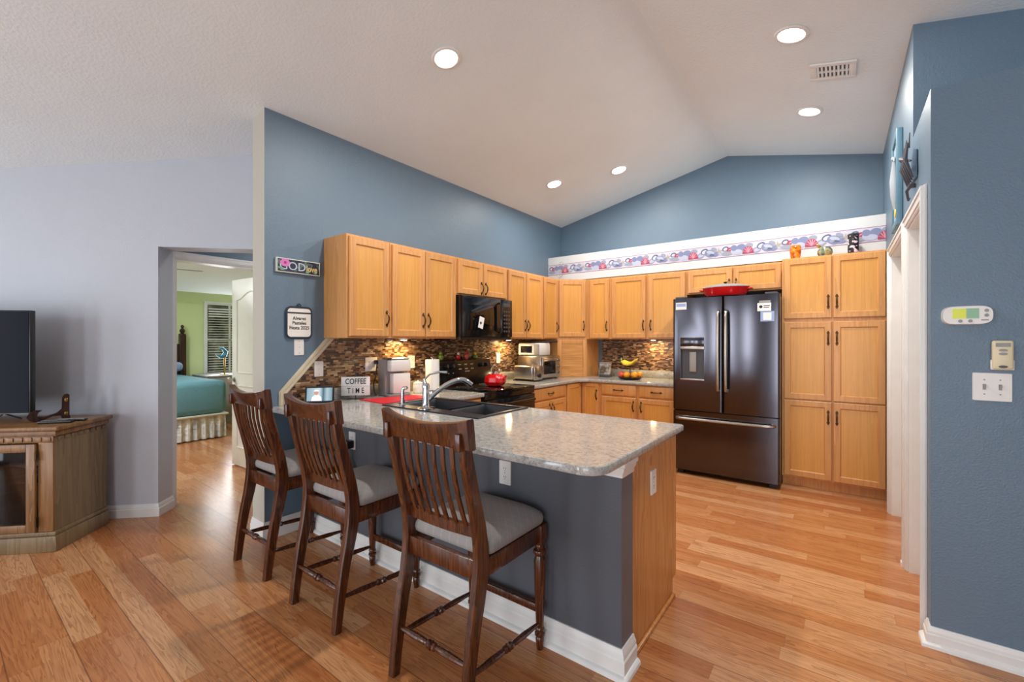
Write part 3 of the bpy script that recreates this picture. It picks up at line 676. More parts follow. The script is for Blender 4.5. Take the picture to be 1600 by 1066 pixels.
# ------------------------------------------------------------------ refrigerator
FR = thing('refrigerator', 'dark stainless french-door refrigerator with water dispenser', 'refrigerator', (-1.372, 4.60, 0))
FW = .942; BS = M['black_steel']
m = MB(); m.box(.004, .07, .03, FW-.004, .70, 1.765, .004); m.build('body', M['dark_grey'], FR)
m = MB(); m.box(.03, .06, 0, .09, .12, .03); m.box(FW-.09, .06, 0, FW-.03, .12, .03); m.box(.03, .6, 0, .09, .66, .03); m.box(FW-.09, .6, 0, FW-.03, .66, .03); m.build('feet', M['black'], FR)
def fdoor(x0, x1, z0, z1):
    m = MB(); n = 6; r = .02; h = []
    P = [(x0, .065)] + arc(x0+r, .0+r, r, 180, 270, n) + arc(x1-r, .0+r, r, 270, 360, n) + [(x1, .065)]
    m.prism(P, *zext(z0, z1)); return m
m = fdoor(.0, FW/2-.002, .655, 1.78); fd = m.build('door', BS, FR)
# dispenser recess cut
cut = MB().box(.075, -.05, .965, .302, .05, 1.385).build('cutter', M['black']); cut.parent = FR
mod = fd.modifiers.new('b', 'BOOLEAN'); mod.operation = 'DIFFERENCE'; mod.object = cut; bpy.context.view_layer.update()
dg = bpy.context.evaluated_depsgraph_get(); me = bpy.data.meshes.new_from_object(fd.evaluated_get(dg)); fd.modifiers.clear(); fd.data = me; bpy.data.objects.remove(cut)
me.set_sharp_from_angle(angle=R(35))
m = MB(); m.box(.0755, .03, .9655, .3015, .049, 1.3845); m.box(.0755, .002, .9655, .081, .03, 1.27); m.box(.296, .002, .9655, .3015, .03, 1.27); disp = m.build('dispenser_recess', M['dark_grey'], fd)
MB().box(.0757, -.002, 1.30, .3013, .03, 1.3843, .003).build('control_panel', BS, disp); MB().box(.073, -.008, 1.265, .304, .03, 1.298, .003).build('dispenser_lip', M['steel'], disp)
MB().box(.16, .012, 1.04, .225, .03, 1.24, .004).build('paddle', M['grey_plastic'], disp); MB().box(.073, -.006, .955, .304, .03, .972, .003).build('drip_tray', M['steel'], disp)
fd2 = fdoor(FW/2+.002, FW, .655, 1.78).build('door', BS, FR)
fz = fdoor(0, FW, .05, .645).build('freezer_drawer', BS, FR)
def vh(x): 
    pts = [(x, .0, .86), (x, -.045, .875)] + [(x, -.055-.006*math.sin(PI*i/8), .90+i*(1.60-.90)/8) for i in range(9)] + [(x, -.045, 1.625), (x, 0, 1.64)]
    return MB().tube(pts, .014, 10)
vh(FW/2-.035).build('handle', M['steel'], fd, label='steel bar handle'); vh(FW/2+.035).build('handle', M['steel'], fd2, label='steel bar handle')
pts = [(.04, 0, .575), (.055, -.045, .575)] + [(.09+i*(FW-.18)/10, -.055-.004*math.sin(PI*i/10), .575) for i in range(11)] + [(FW-.055, -.045, .575), (FW-.04, 0, .575)]
MB().tube(pts, .014, 10).build('handle', M['steel'], fz, label='steel bar handle')
MB().box(.02, .02, 1.781, .12, .12, 1.80, .004).box(FW-.12, .02, 1.781, FW-.02, .12, 1.80, .004).build('hinge_cover', M['dark_grey'], FR)
def onfr(name, label, cat, x0, z0, x1, z1, mat, y=-.0012):
    o = MB().box(0, 0, 0, x1-x0, .001, z1-z0).build(name, mat); o.location = (-1.372+x0, 4.60+y, z0); return tag(o, label, cat)
st = onfr('sticker', 'pale rectangular sticker at the top of the refrigerator left door', 'sticker', .03, 1.668, .135, 1.74, [M['paper']])
MB().box(.006, -.0004, .03, .098, -.0001, .062).build('print', M['blue_paper'], st)
st = onfr('sticker', 'white emblem sticker with a black mark on the refrigerator right door', 'sticker', .765, 1.625, .875, 1.70, [M['paper']])
m = MB(); m.lathe([(.001, 0), (.014, 0), (.014, -.0006), (.001, -.0006)], (.028, 0, .04), axis='y', seg=12); m.box(.05, -.0006, .045, .1, 0, .052); m.box(.05, -.0006, .03, .095, 0, .036); m.build('print', M['ink'], st)
onfr('magnet_strip', 'dark strip magnet above the stickers on the refrigerator right door', 'magnet', .78, 1.703, .87, 1.722, M['grey_plastic'])
st = onfr('paper_note', 'pale blue pinned note below the emblem sticker on the refrigerator', 'note', .79, 1.53, .9, 1.622, M['blue_paper'], -.0022)
MB().box(.022, -.0006, .012, .088, -.0001, .08).build('sheet', M['paper'], st)
# red roasting pan on the refrigerator
RP = thing('roasting_pan', 'red enamel roasting pan with grey lid on the refrigerator', 'pan', (-.915, 4.80, 1.8005))
m = MB(); m.lathe([(.001, 0), (.16, 0), (.185, .02), (.2, .075), (.205, .08), (.195, .08)], sx=1.05, sy=.72, seg=36); m.build('pan', M['red'], RP)
MB().lathe([(.206, .081), (.206, .088), (.15, .108), (.08, .118), (.001, .12)], sx=1.05, sy=.72, seg=36).build('lid', M['grey_plastic'], RP)
MB().lathe([(.02, .12), (.01, .128), (.022, .14), (.001, .146)], seg=14).build('knob', M['black'], RP)
for s_ in (-1, 1): MB().tube([(s_*.2, -.04, .06), (s_*.235, -.035, .065), (s_*.235, .035, .065), (s_*.2, .04, .06)], .006).build('handle', M['red'], RP)

# ------------------------------------------------------------------ microwave and range
MW = thing('microwave', 'black microwave hung under the wall cabinets over the range', 'microwave', (-2.76, 2.918, 1.36), PI/2)
m = MB(); m.box(0, 0, 0, .752, .355, .415, .004); m.build('body', M['black_gloss'], MW)
md = MB().box(.004, -.025, .03, .56, -.001, .41, .006).build('door', M['black_gloss'], MW)
MB().box(.07, -.027, .09, .47, -.0252, .33, .001).build('window', M['black_glass'], md)
MB().tube([(.535, -.025, .07), (.535, -.05, .08), (.535, -.05, .36), (.535, -.025, .37)], .009).build('handle', M['black_gloss'], md)
cpn = MB().box(.564, -.025, .03, .748, -.001, .41, .005).build('control_panel', M['black_gloss'], MW)
m = MB(); m.box(.6, -.0265, .34, .71, -.025, .375)
for r_ in range(6):
    for c_ in range(3): m.box(.603+c_*.038, -.0262, .08+r_*.04, .628+c_*.038, -.025, .098+r_*.04)
m.build('keypad', M['dark_grey'], cpn); MB().box(.01, -.012, .003, .742, -.001, .026).build('vent_grille', M['black'], MW)
pt = tag(MB().box(0, 0, 0, .001, .07, .11, rot=None).build('white_patch', M['paper']), 'small white patch on the black microwave door', 'tag'); place(pt, (-2.7305, 3.12, 1.48), 0, R(-14))  # thin white rectangle set on the microwave door
MB().lathe([(.001, 0), (.014, 0), (.014, .0006), (.001, .0006)], (.001, .028, .05), axis='x', seg=14).build('print', M['dark_grey'], pt)

RG = thing('range', 'black electric range with glass top below the microwave', 'stove', (-2.455, 2.903, 0), PI/2)
RW = .762; BG = M['black_gloss']
MB().box(0, .03, .05, RW, .63, .885, .003).box(.03, .06, 0, RW-.03, .6, .05).build('body', M['black'], RG)
ck = MB().box(-.0, -.005, .886, RW, .655-.03, .908, .006).build('cooktop', M['black_glass'], RG)
m = MB()
for (x, y, r_) in ((.2, .16, .1), (.56, .16, .08), (.2, .43, .08), (.56, .43, .1)):
    m.lathe([(r_-.002, .9082), (r_-.002, .9085), (r_, .9085), (r_, .9082)], (x, y, 0), seg=28)
m.build('burner_rings', M['grey_plastic'], ck)
od = MB().box(.008, -.012, .23, RW-.008, .029, .83, .006).build('oven_door', BG, RG); MB().box(.12, -.014, .34, RW-.12, -.0122, .68).build('window', M['black_glass'], od)
MB().tube([(.06, -.01, .775), (.065, -.05, .78), (RW-.065, -.05, .78), (RW-.06, -.01, .775)], .012, 10).build('handle', BG, od)
MB().box(.008, -.012, .06, RW-.008, .029, .222, .006).build('storage_drawer', BG, RG)
MB().box(.0, .0, .835, RW, .029, .885, .003).build('front_trim', BG, RG)
bg = MB().prism([(.535, .908), (.655, .908), (.655, 1.165), (.60, 1.165), (.585, 1.155), (.555, 1.02)], lambda a, z: (0, a, z), lambda a, z: (RW, a, z)).build('backguard', M['black_gloss'], RG)
for x in (.09, .17, .6, .68):
    k = MB().lathe([(.001, -.03), (.018, -.028), (.021, 0), (.001, 0)], axis='y', seg=18).build('knob', M['black'], bg); place(k, (x, .572, 1.1), 0, R(-12))
    MB().box(-.003, -.036, -.018, .003, -.028, .018, .001).build('grip', M['dark_grey'], k)
m = MB(); m.box(.3, -.002, -.03, .46, 0, .03)
o = m.build('display', M['black_glass'], bg); place(o, (0, .573, 1.095), 0, R(-12))
m = MB()
for r_ in range(2):
    for c_ in range(3): m.box(.26+c_*.09, -.003, -.03+r_*.045, .3+c_*.09, 0, -.02+r_*.045)
m.box(.345, -.003, -.055, .415, 0, -.045)
for c_ in (.115, .175): m.lathe([(.001, -.003), (.006, -.003), (.006, 0)], (c_, 0, -.06), axis='y', seg=10)
o = m.build('markings', M['grey_plastic'], bg); place(o, (0, .572, 1.095), 0, R(-12))
# red fluted kettle on the cooktop
KT = thing('kettle', 'shiny red fluted kettle on the black cooktop', 'kettle', (-2.70, 3.34, .9087))
MB().lathe([(.055, 0), (.085, .012), (.105, .045), (.1, .085), (.07, .115), (.035, .122), (.001, .122)], seg=48, flute=.035, nfl=8).build('body', M['red'], KT)
MB().lathe([(.034, .122), (.03, .132), (.01, .137), (.014, .15), (.001, .155)], seg=16).build('lid', M['chrome'], KT)
MB().tube([(0, -.06, .115), (0, -.065, .17), (0, -.03, .205), (0, .03, .205), (0, .065, .17), (0, .06, .115)], .005).build('handle', M['chrome'], KT)
MB().tube([(.09, 0, .06), (.12, 0, .085), (.135, 0, .11)], [.016, .012, .009]).build('spout', M['red'], KT)
# figurines on the backguard
def fig(name, label, y, parts):
    F_ = thing(name, label, 'figurine', (-3.085, y, 1.1655)); 
    for (n, prof, mat, off) in parts: MB().lathe(prof, off, seg=12).build(n, mat, F_)
egg = lambda r, h: [(.001, 0), (r*.7, 0), (r, h*.35), (r*.85, h*.7), (.001, h)]
fig('frog_figurine', 'green glazed figurine on the left end of the range back', 2.98, [('body', egg(.026, .06), M['leaf_green'], (0, 0, 0)), ('head', egg(.018, .03), M['leaf_green'], (0, 0, .052))])
fig('rooster_figurine', 'red and white figurine near the middle of the range back', 3.22, [('body', egg(.024, .05), M['red'], (0, 0, 0)), ('head', egg(.014, .028), M['white_ceramic'], (0, .004, .044))])
fig('rooster_figurine', 'orange-red figurine right of the range back middle', 3.34, [('body', egg(.026, .06), M['apple'], (0, 0, 0)), ('head', egg(.014, .03), M['red'], (0, .004, .054))])
fig('pear_figurine', 'small yellow-green figurine on the right end of the range back', 3.48, [('body', egg(.026, .045), M['leaf_green'], (0, 0, 0)), ('head', egg(.015, .03), M['banana'], (0, 0, .038))])

# ------------------------------------------------------------------ sink and taps
SK = thing('sink', 'black double-bowl drop-in sink in the bar worktop', 'sink', (0, 0, 0))
m = MB(); zt = CZ+.009; dv = -2.04
comp = plain('black_composite', rgb(44, 46, 52), .3)
def bowl(x0, x1, y0, y1, zb, ztop):
    m.loops([[(x0, y0, ztop), (x1, y0, ztop), (x1, y1, ztop), (x0, y1, ztop)], [(x0+.012, y0+.012, ztop-.02), (x1-.012, y0+.012, ztop-.02), (x1-.012, y1-.012, ztop-.02), (x0+.012, y1-.012, ztop-.02)],
             [(x0+.02, y0+.02, zb), (x1-.02, y0+.02, zb), (x1-.02, y1-.02, zb), (x0+.02, y1-.02, zb)]], cap0=False)
by0, by1 = SY0+.1, SY1-.03
m.box(SX0, SY0, CZ+.0005, SX1, by0, zt, .003, seg=1); m.box(SX0, by1, CZ+.0005, SX1, SY1, zt, .003, seg=1); m.box(SX0, by0, CZ+.0005, SX0+.03, by1, zt, .003, seg=1); m.box(SX1-.03, by0, CZ+.0005, SX1, by1, zt, .003, seg=1)
m.box(dv-.02, by0, CZ-.06, dv+.02, by1, CZ-.012, .01)
bowl(SX0+.03, dv-.019, by0, by1, CZ-.2, CZ+.001); bowl(dv+.019, SX1-.03, by0, by1, CZ-.2, CZ+.001)
m.build('basin', comp, SK)
m = MB()
for x in ((SX0+.03+dv-.019)/2, (dv+.019+SX1-.03)/2): m.lathe([(.001, CZ-.199), (.045, CZ-.199), (.045, CZ-.196), (.001, CZ-.197)], (x, 2.19, 0), seg=20)
m.build('drain', M['steel'], SK)
FA = thing('faucet', 'chrome kitchen faucet with curved spout at the sink', 'faucet', (-2.16, 1.955, zt))
MB().lathe([(.06, 0), (.06, .006), (.03, .012), (.024, .03), (.022, .12), (.024, .15), (.018, .165), (.001, .168)], seg=20).build('body', M['chrome'], FA)
sp_ = []
for i in range(13):
    t_ = i/12; sp_.append((.005+.19*t_*.95, .01+.225*t_, .05+.135*math.sin(PI*min(1, t_*.62+.0))**.9+(0 if t_ < .8 else -.03*(t_-.8)/.2)))
MB().tube(sp_, [.016]*8+[.0165, .018, .019, .019, .018], 12).build('spout', M['chrome'], FA)
MB().tube([(0, 0, .16), (-.015, .0, .19), (.0, .03, .222), (.05, .07, .238), (.1, .09, .236)], [.009, .008, .007, .008, .01], 10).build('lever', M['chrome'], FA)
SPR = thing('sink_sprayer', 'slim chrome hand sprayer standing left of the faucet', 'sprayer', (-2.395, 1.955, zt))
MB().lathe([(.022, 0), (.022, .008), (.014, .014), (.014, .04), (.001, .041)], seg=16).build('base', M['chrome'], SPR)
MB().tube([(0, 0, .04), (0, 0, .1), (.006, .004, .118), (.03, .014, .122)], [.011, .012, .013, .011], 12).build('head', M['chrome'], SPR)

# ------------------------------------------------------------------ things on the bar and the left counter
rm = MB().prism([(-2.93, 1.985), (-2.60, 1.95), (-2.60, 2.40), (-2.81, 2.43)], *zext(CZ+.0004, CZ+.006)).build('drying_mat', M['red_cloth']); tag(rm, 'red drying mat lying beside the sink', 'mat')
# smart display
SD = thing('smart_display', 'small black tablet display lit with a photo, on the bar counter', 'display', (-2.985, 1.69, CZ+.0005), R(52))
o = MB().box(-.098, 0, 0, .098, .018, .118, .006).build('screen_housing', M['black'], SD); place(o, (0, 0, .008), 0, R(-14))
MB().prism([(.02, 0), (.075, 0), (.035, .075)], lambda a, z: (-.05, a, z), lambda a, z: (.05, a, z)).build('stand', M['black'], SD)
def photo_mat():
    s = NT('display_photo'); tc = s.n('ShaderNodeTexCoord'); sp = s.n('ShaderNodeSeparateXYZ'); s.t.links.new(tc.outputs['Object'], sp.inputs[0])
    x, z = sp.outputs[0], sp.outputs[2]
    bgc = s.ramp(s.math('ADD', s.math('MULTIPLY', x, 5.0), .5), [(.0, rgb(140, 180, 200)), (.5, rgb(220, 240, 244)), (.62, rgb(60, 110, 130)), (.75, rgb(190, 220, 230)), (1, rgb(70, 120, 140))])
    return s.fin((.02, .02, .02, 1), .2, Emission_Color=bgc, Emission_Strength=.8)
sc = MB().box(-.085, -.001, .012, .085, 0, .106).build('screen', photo_mat(), o)
m = MB()
m.poly([(-.055, -.0016, .013), (.015, -.0016, .013), (.012, -.0016, .04), (-.01, -.0016, .056), (-.03, -.0016, .056), (-.05, -.0016, .04)], 0)
m.poly([(-.022+.014*math.cos(2*PI*k/14), -.0019, .072+.018*math.sin(2*PI*k/14)) for k in range(14)], 1)
m.poly([(-.022+.017*math.cos(PI*k/8), -.0021, .082+.012*math.sin(PI*k/8)) for k in range(9)], 0)
m.build('picture', [emis('photo_white', rgb(225, 215, 235), .8), emis('photo_skin', rgb(180, 130, 110), .7)], sc)
# coffee time sign
CS = thing('letter_sign', 'white two-line sign with black letters on a thin stand', 'sign', (-3.0, 1.995, CZ+.0005), R(52))
MB().box(-.06, -.025, 0, .06, .025, .005, .001).box(-.004, -.004, .005, .004, .004, .03).box(-.006, .006, .03, .006, .012, .21).build('stand', M['black'], CS)
bd = MB().box(-.105, -.004, .028, .105, .005, .172, .001).build('board', M['paper'], CS)
MB().box(-.105, -.0052, .0985, .105, -.0042, .1005).build('rail', M['grey_plastic'], bd)
lettering('COFFEE', .06, M['ink'], bd, (0, -.0048, .136), (PI/2, 0, 0), .0006, .74)
lettering('T I M E', .06, M['ink'], bd, (0, -.0048, .064), (PI/2, 0, 0), .0005, .7)
# coffee maker
CM = thing('coffee_maker', 'grey and white single-cup coffee maker against the mosaic', 'coffee maker', (-2.955, 2.33, CZ+.0015), PI/2+R(-8))
MB().box(-.1, -.02, 0, .1, .1, .3, .012).box(-.1, -.09, 0, .1, -.02, .02, .006).build('body', M['grey_plastic'], CM)
MB().box(-.085, -.095, .2, .1, -.021, .295, .014).build('brew_head', M['white_plastic'], CM); MB().box(-.08, -.088, .2965, .09, .06, .312, .008).build('lid', M['steel'], CM)
MB().box(-.06, -.085, .021, .1, -.021, .185, .01).build('water_tank', M['white_ceramic'], CM); MB().box(-.09, -.0885, .0205, -.062, -.03, .026).build('drip_tray', M['dark_grey'], CM)
cord = MB().tube([(-3.098, 2.255, 1.175), (-3.06, 2.235, 1.17), (-3.04, 2.215, 1.12), (-3.03, 2.2, 1.06), (-3.045, 2.19, 1.0), (-3.04, 2.19, .94), (-3.02, 2.195, .9065)], .005, 8)
cord.box(-3.105, 2.235, 1.16, -3.07, 2.265, 1.19, .004)
tag(cord.build('power_cord', M['black']), 'black power cord of the coffee maker', 'cord')
# paper towels, white jar
PT = thing('paper_towel_holder', 'roll of white paper towels on an upright holder', 'paper towels', (-2.9, 2.70, CZ+.0005))
MB().lathe([(.075, 0), (.075, .01), (.02, .014), (.006, .016), (.005, .3), (.001, .3)], seg=28).tube([(0, -.012, .295), (0, -.016, .31), (0, 0, .325), (0, .016, .31), (0, .012, .295)], .003, 6).build('stand', M['chrome'], PT)
MB().lathe([(.02, .016), (.06, .016), (.061, .02), (.061, .285), (.02, .286)], seg=32).build('paper_roll', M['paper'], PT)
JR = thing('lidded_jar', 'small white lidded jar beside the paper towels', 'jar', (-2.93, 2.56, CZ+.0005))
MB().lathe([(.001, 0), (.04, 0), (.046, .01), (.043, .07), (.038, .08), (.001, .08)], seg=24).build('jar', M['white_ceramic'], JR); MB().lathe([(.041, .0805), (.039, .09), (.02, .096), (.006, .1), (.006, .108), (.001, .11)], seg=20).build('lid', M['white_ceramic'], JR)

# toaster, toaster ovens, pan
TS = thing('toaster', 'brushed steel toaster with a black dial in front of the toaster oven', 'toaster', (-2.83, 4.09, CZ+.0005))
MB().box(-.15, -.085, .012, .125, .085, .175, .025, seg=4).build('body', M['steel'], TS); MB().box(-.15, -.085, 0, .15, .085, .0115, .003).build('base', M['black'], TS)
MB().box(.1255, -.08, .014, .15, .08, .17, .01).build('end_panel', M['steel'], TS); MB().lathe([(.024, .1505), (.022, .168), (.001, .169)], (0, 0, .065), axis='x', seg=18).build('dial', M['black'], TS)
MB().box(-.11, -.045, .1752, .09, -.02, .177).box(-.11, .02, .1752, .09, .045, .177).build('slots', M['black'], TS)
TO = thing('toaster_oven', 'steel toaster oven with a glass door and knobs at its right', 'toaster oven', (-2.73, 4.205, CZ+.0005), PI/2)
MB().box(0, .0, .018, .425, .33, .275, .01).box(.02, .02, 0, .05, .05, .018).box(.375, .02, 0, .405, .05, .018).box(.02, .28, 0, .05, .31, .018).box(.375, .28, 0, .405, .31, .018).build('body', M['steel'], TO)
od = MB().box(.012, -.016, .03, .325, -.0005, .262, .005).build('door', M['steel'], TO); MB().box(.045, -.018, .065, .295, -.0162, .215).build('window', M['black_glass'], od); MB().tube([(.04, -.016, .242), (.045, -.036, .242), (.29, -.036, .242), (.295, -.016, .242)], .006).build('handle', M['chrome'], od)
for z in (.075, .145, .215): MB().lathe([(.02, 0), (.018, -.018), (.001, -.019)], (.375, -.0005, z), axis='y', seg=16).build('knob', M['chrome'], TO)
TW = thing('toaster_oven', 'small white toaster oven stacked on top of the steel one', 'toaster oven', (-3.06, 4.215, CZ+.2765), R(4))
MB().box(0, .0, 0, .3, .26, .15, .02).build('body', M['white_plastic'], TW); od = MB().box(.02, -.012, .012, .225, -.0005, .138, .008).build('door', M['white_plastic'], TW); MB().box(.045, -.014, .035, .2, -.0122, .115).build('window', M['black_glass'], od)
MB().box(.23, -.006, .015, .29, -.0005, .135, .003).build('control_panel', M['grey_plastic'], TW)
PN = thing('frying_pan', 'lidded frying pan lying on top of the white toaster oven', 'pan', (-2.93, 4.345, CZ+.4275))
MB().lathe([(.001, 0), (.09, 0), (.105, .018), (.107, .018), (.001, .017)], seg=28).build('pan', M['black'], PN); MB().lathe([(.107, .0185), (.1, .024), (.05, .033), (.001, .036)], seg=28).build('lid', M['steel'], PN); MB().tube([(.1, .02, .013), (.2, .09, .018), (.26, .13, .016)], [.008, .01, .009]).build('handle', M['black'], PN)

# fruit stand and clear canister on the back counter
FS = thing('fruit_stand', 'two-tier dark fruit stand on the back counter', 'fruit stand', (-1.98, 4.98, CZ+.0005))
MB().lathe([(.06, 0), (.11, .004), (.14, .02), (.142, .022), (.1, .012), (.001, .01)], seg=32).build('lower_plate', M['dark_wood'], FS); MB().lathe([(.006, .011), (.006, .14), (.001, .141)], seg=10).build('post', M['iron'], FS)
MB().lathe([(.001, .141), (.06, .142), (.095, .155), (.097, .157), (.06, .148), (.001, .147)], seg=28).build('upper_plate', M['dark_wood'], FS)
def fruit(n, lab, r_, dx, dy, dz, mat, cat):
    F_ = thing(n, lab, cat, (-1.98+dx, 4.98+dy, CZ+.012+dz)); MB().sphere((0, 0, r_), r_, seg=18, sc=(1, 1, .93)).build('flesh', mat, F_); MB().tube([(0, 0, r_*1.85), (.003, 0, r_*2.05)], .003, 6).build('stem', M['leaf_green'], F_)
fruit('orange', 'orange at the middle front of the lower fruit plate', .04, -.005, -.085, .003, M['orange_fruit'], 'orange')
fruit('orange', 'orange right of the middle on the lower fruit plate', .04, .075, -.06, .003, M['orange_fruit'], 'orange')
fruit('orange', 'orange at the right end of the lower fruit plate', .037, .105, .02, .008, M['orange_fruit'], 'orange')
fruit('apple', 'red apple at the left end of the lower fruit plate', .037, -.1, -.02, .006, M['apple'], 'apple')
fruit('apple', 'red apple between the oranges and the other apple', .036, -.072, -.078, .004, M['apple'], 'apple')
BN = thing('banana_bunch', 'bunch of yellow bananas on the upper fruit plate', 'bananas', (-1.98, 4.965, CZ+.162))
for k in range(4):
    a_ = R(-24+k*16); pts = []
    for i in range(9):
        t_ = i/8-.5; pts.append((t_*.17, -.05+.03*k+.0*t_, .012+.004*k+.19*t_*t_+.02*t_))
    MB().tube(pts, [.006, .014, .018, .019, .0195, .019, .017, .012, .004], 8).build('banana', M['banana'], BN)
MB().tube([(-.085, -.03, .05), (-.1, -.01, .085)], [.012, .007], 8).build('stalk', M['leaf_green'], BN)
CC = thing('canister', 'clear square canister with a dark base beside the appliance garage', 'canister', (-2.35, 5.11, CZ+.0005))
MB().box(-.07, -.05, 0, .07, .05, .03, .008).build('base', M['dark_grey'], CC)
s = NT('frosted_clear_plastic'); f = s.noise(s.coord(), 12, 3); M['frost'] = s.fin(s.ramp(f, [(.4, rgb(120, 104, 84)), (.52, rgb(200, 198, 196)), (.7, rgb(230, 230, 230))]), .12, Transmission_Weight=.35)
MB().box(-.062, -.045, .031, .062, .045, .17, .006).build('jar', M['frost'], CC); MB().box(-.066, -.048, .171, .066, .048, .182, .004).build('lid', M['grey_plastic'], CC)

# ------------------------------------------------------------------ bar stools
CW = M['chair_wood']
def sweep(m, path, w, tt, mi=0):
    """path of (x,y,z); rectangular chamfered section: w along x, t across the path in the yz plane"""
    P = [Vector(p) for p in path]; rings = []
    for i, p in enumerate(P):
        d = (P[min(i+1, len(P)-1)]-P[max(i-1, 0)]).normalized(); nx = Vector((1, 0, 0)); ny = d.cross(nx).normalized()
        a, b_ = w[i]/2 if isinstance(w, list) else w/2, tt[i]/2 if isinstance(tt, list) else tt/2; c = min(a, b_)*.3
        rings.append([tuple(p+nx*q[0]+ny*q[1]) for q in ((a-c, -b_), (a, -b_+c), (a, b_-c), (a-c, b_), (-a+c, b_), (-a, b_-c), (-a, -b_+c), (-a+c, -b_))])
    return m.loops(rings, mi)
def spindle(m, p0, p1, r=.0125):
    P0, P1 = Vector(p0), Vector(p1); prof = [(0, .6), (.05, .75), (.25, 1.05), (.4, .95), (.43, .7), (.445, 1.15), (.465, 1.25), (.485, .8), (.5, 1.35), (.515, .8), (.535, 1.25), (.555, 1.15), (.57, .7), (.6, .95), (.75, 1.05), (.95, .75), (1, .6)]
    return m.tube([P0.lerp(P1, t_) for t_, _ in prof], [r*k for _, k in prof], 10)
def posty(z):  # rear post / back curve
    K = [(0, -.255), (.15, -.238), (.3, -.212), (.45, -.178), (.56, -.168), (.65, -.178), (.78, -.212), (.9, -.243), (1.0, -.262), (1.08, -.275)]
    for (a, ya), (c, yc) in zip(K[:-1], K[1:]):
        if a <= z <= c: return ya+(yc-ya)*(z-a)/(c-a)
    return K[-1][1]
def make_stool(loc, label):
    r_ = thing('bar_stool', label, 'bar stool', loc, 0, 'dark wooden bar stools at the breakfast bar')
    for s_ in (-1, 1):
        zs = [0, .1, .2, .3, .4, .48, .54, .6, .68, .76, .84, .92, 1.0, 1.015]
        sweep(MB(), [(s_*.195, posty(z), z) for z in zs], .034, [.04, .044, .048, .052, .058, .064, .064, .06, .056, .052, .05, .048, .046, .036]).build('back_leg', CW, r_)
    for s_ in (-1, 1):
        m = MB(); x, y = s_*.197, .222
        m.lathe([(.013, 0), (.0175, .03), (.019, .05), (.016, .056), (.023, .064), (.023, .074), (.016, .08), (.021, .088), (.021, .094), (.017, .1), (.0215, .2), (.026, .34), (.0265, .39), (.02, .412), (.028, .42), (.03, .428), (.028, .436), (.02, .442), (.023, .452), (.02, .462)], (x, y, 0), seg=18)
        m.box(x-.023, y-.023, .462, x+.023, y+.023, .548, .003); m.build('front_leg', CW, r_)
    m = MB(); m.box(-.178, -.192, .472, .178, -.168, .545, .003); m.box(-.174, .208, .478, .174, .232, .546, .003)
    for s_ in (-1, 1): m.box(s_*.197-.012, -.145, .476, s_*.197+.012, .2, .546, .003)
    m.build('seat_frame', CW, r_)
    m = MB(); sec = []
    for (i, z) in ((.012, .5465), (.0, .556), (-.004, .575), (.0, .592), (.018, .606), (.05, .624), (.1, .634), (.16, .638)):
        sec.append([(px_, py_, z) for px_, py_ in rrect(-.212+i, -.158+i*.9, .212-i, .252-i*.9, .045)])
    m.loops(sec); m.build('cushion', M['seat_fabric'], r_, angle=60)
    # top rail: yoke shape, bowed backwards
    rings = []; N = 24
    for i in range(N+1):
        q = -1+2*i/N; x = q*.232; yb = -.268-.02*(1-q*q); hgt = 1.062+.018*abs(q)**3-.012*(1-abs(q)); low = .968+.008*(1-q*q)
        th = .017; rings.append([(x, yb-th-.004, hgt-.004), (x, yb-th+.004, hgt), (x, yb+th-.004, hgt), (x, yb+th, hgt-.006), (x, yb+th+.012, low+.004), (x, yb+th+.009, low), (x, yb-th+.014, low), (x, yb-th+.01, low+.004)])
    MB().loops(rings).build('top_rail', CW, r_)
    for s_ in (-1, 1):
        m = MB(); m.box(s_*.195-.015, -.300, .966, s_*.195+.015, -.27, 1.03, .006); m.build('rail_bracket', CW, r_)
    rings = []
    for i in range(N+1):
        q = -1+2*i/N; x = q*.18; yb = -.172-.014*(1-q*q); rings.append([(x, yb-.011, .625), (x, yb+.011, .625), (x, yb+.009, .668), (x, yb-.013, .668)])
    MB().loops(rings).build('lower_rail', CW, r_)
    for k in range(7):
        q = -1+2*(k+.5)/7; x = q*.16; ex = -.008*(1-q*q)
        sweep(MB(), [(x*(1+.04*(z-.66)), posty(z)+ex-.004-.012*math.sin(PI*(z-.66)/.32), z) for z in (.66, .72, .78, .84, .9, .975)], .02, .009).build('slat', CW, r_)
    m = spindle(MB(), (-.18, posty(.185), .185), (.18, posty(.185), .185), .0135); m.build('stretcher', CW, r_)
    for s_ in (-1, 1): spindle(MB(), (s_*.195, posty(.15)+.015, .15), (s_*.197, .21, .115), .0125).build('stretcher', CW, r_)
    MB().box(-.18, .214, .158, .18, .232, .192, .003).build('footrest', CW, r_)
    return r_
def dup(root, loc, label):
    r_ = root.copy(); COL.objects.link(r_); r_.location = loc; r_['label'] = label
    for ch in list(root.children):
        c = ch.copy(); COL.objects.link(c); c.parent = r_
    return r_
s0 = make_stool((-1.25, 1.392, 0), 'dark wooden slat-back bar stool nearest the free end of the bar')
for loc, lab in (((-2.058, 1.392, 0), 'dark wooden slat-back bar stool in the middle of the three'), ((-2.785, 1.41, 0), 'dark wooden slat-back bar stool beside the bedroom doorway')):
    dup(s0, loc, lab)

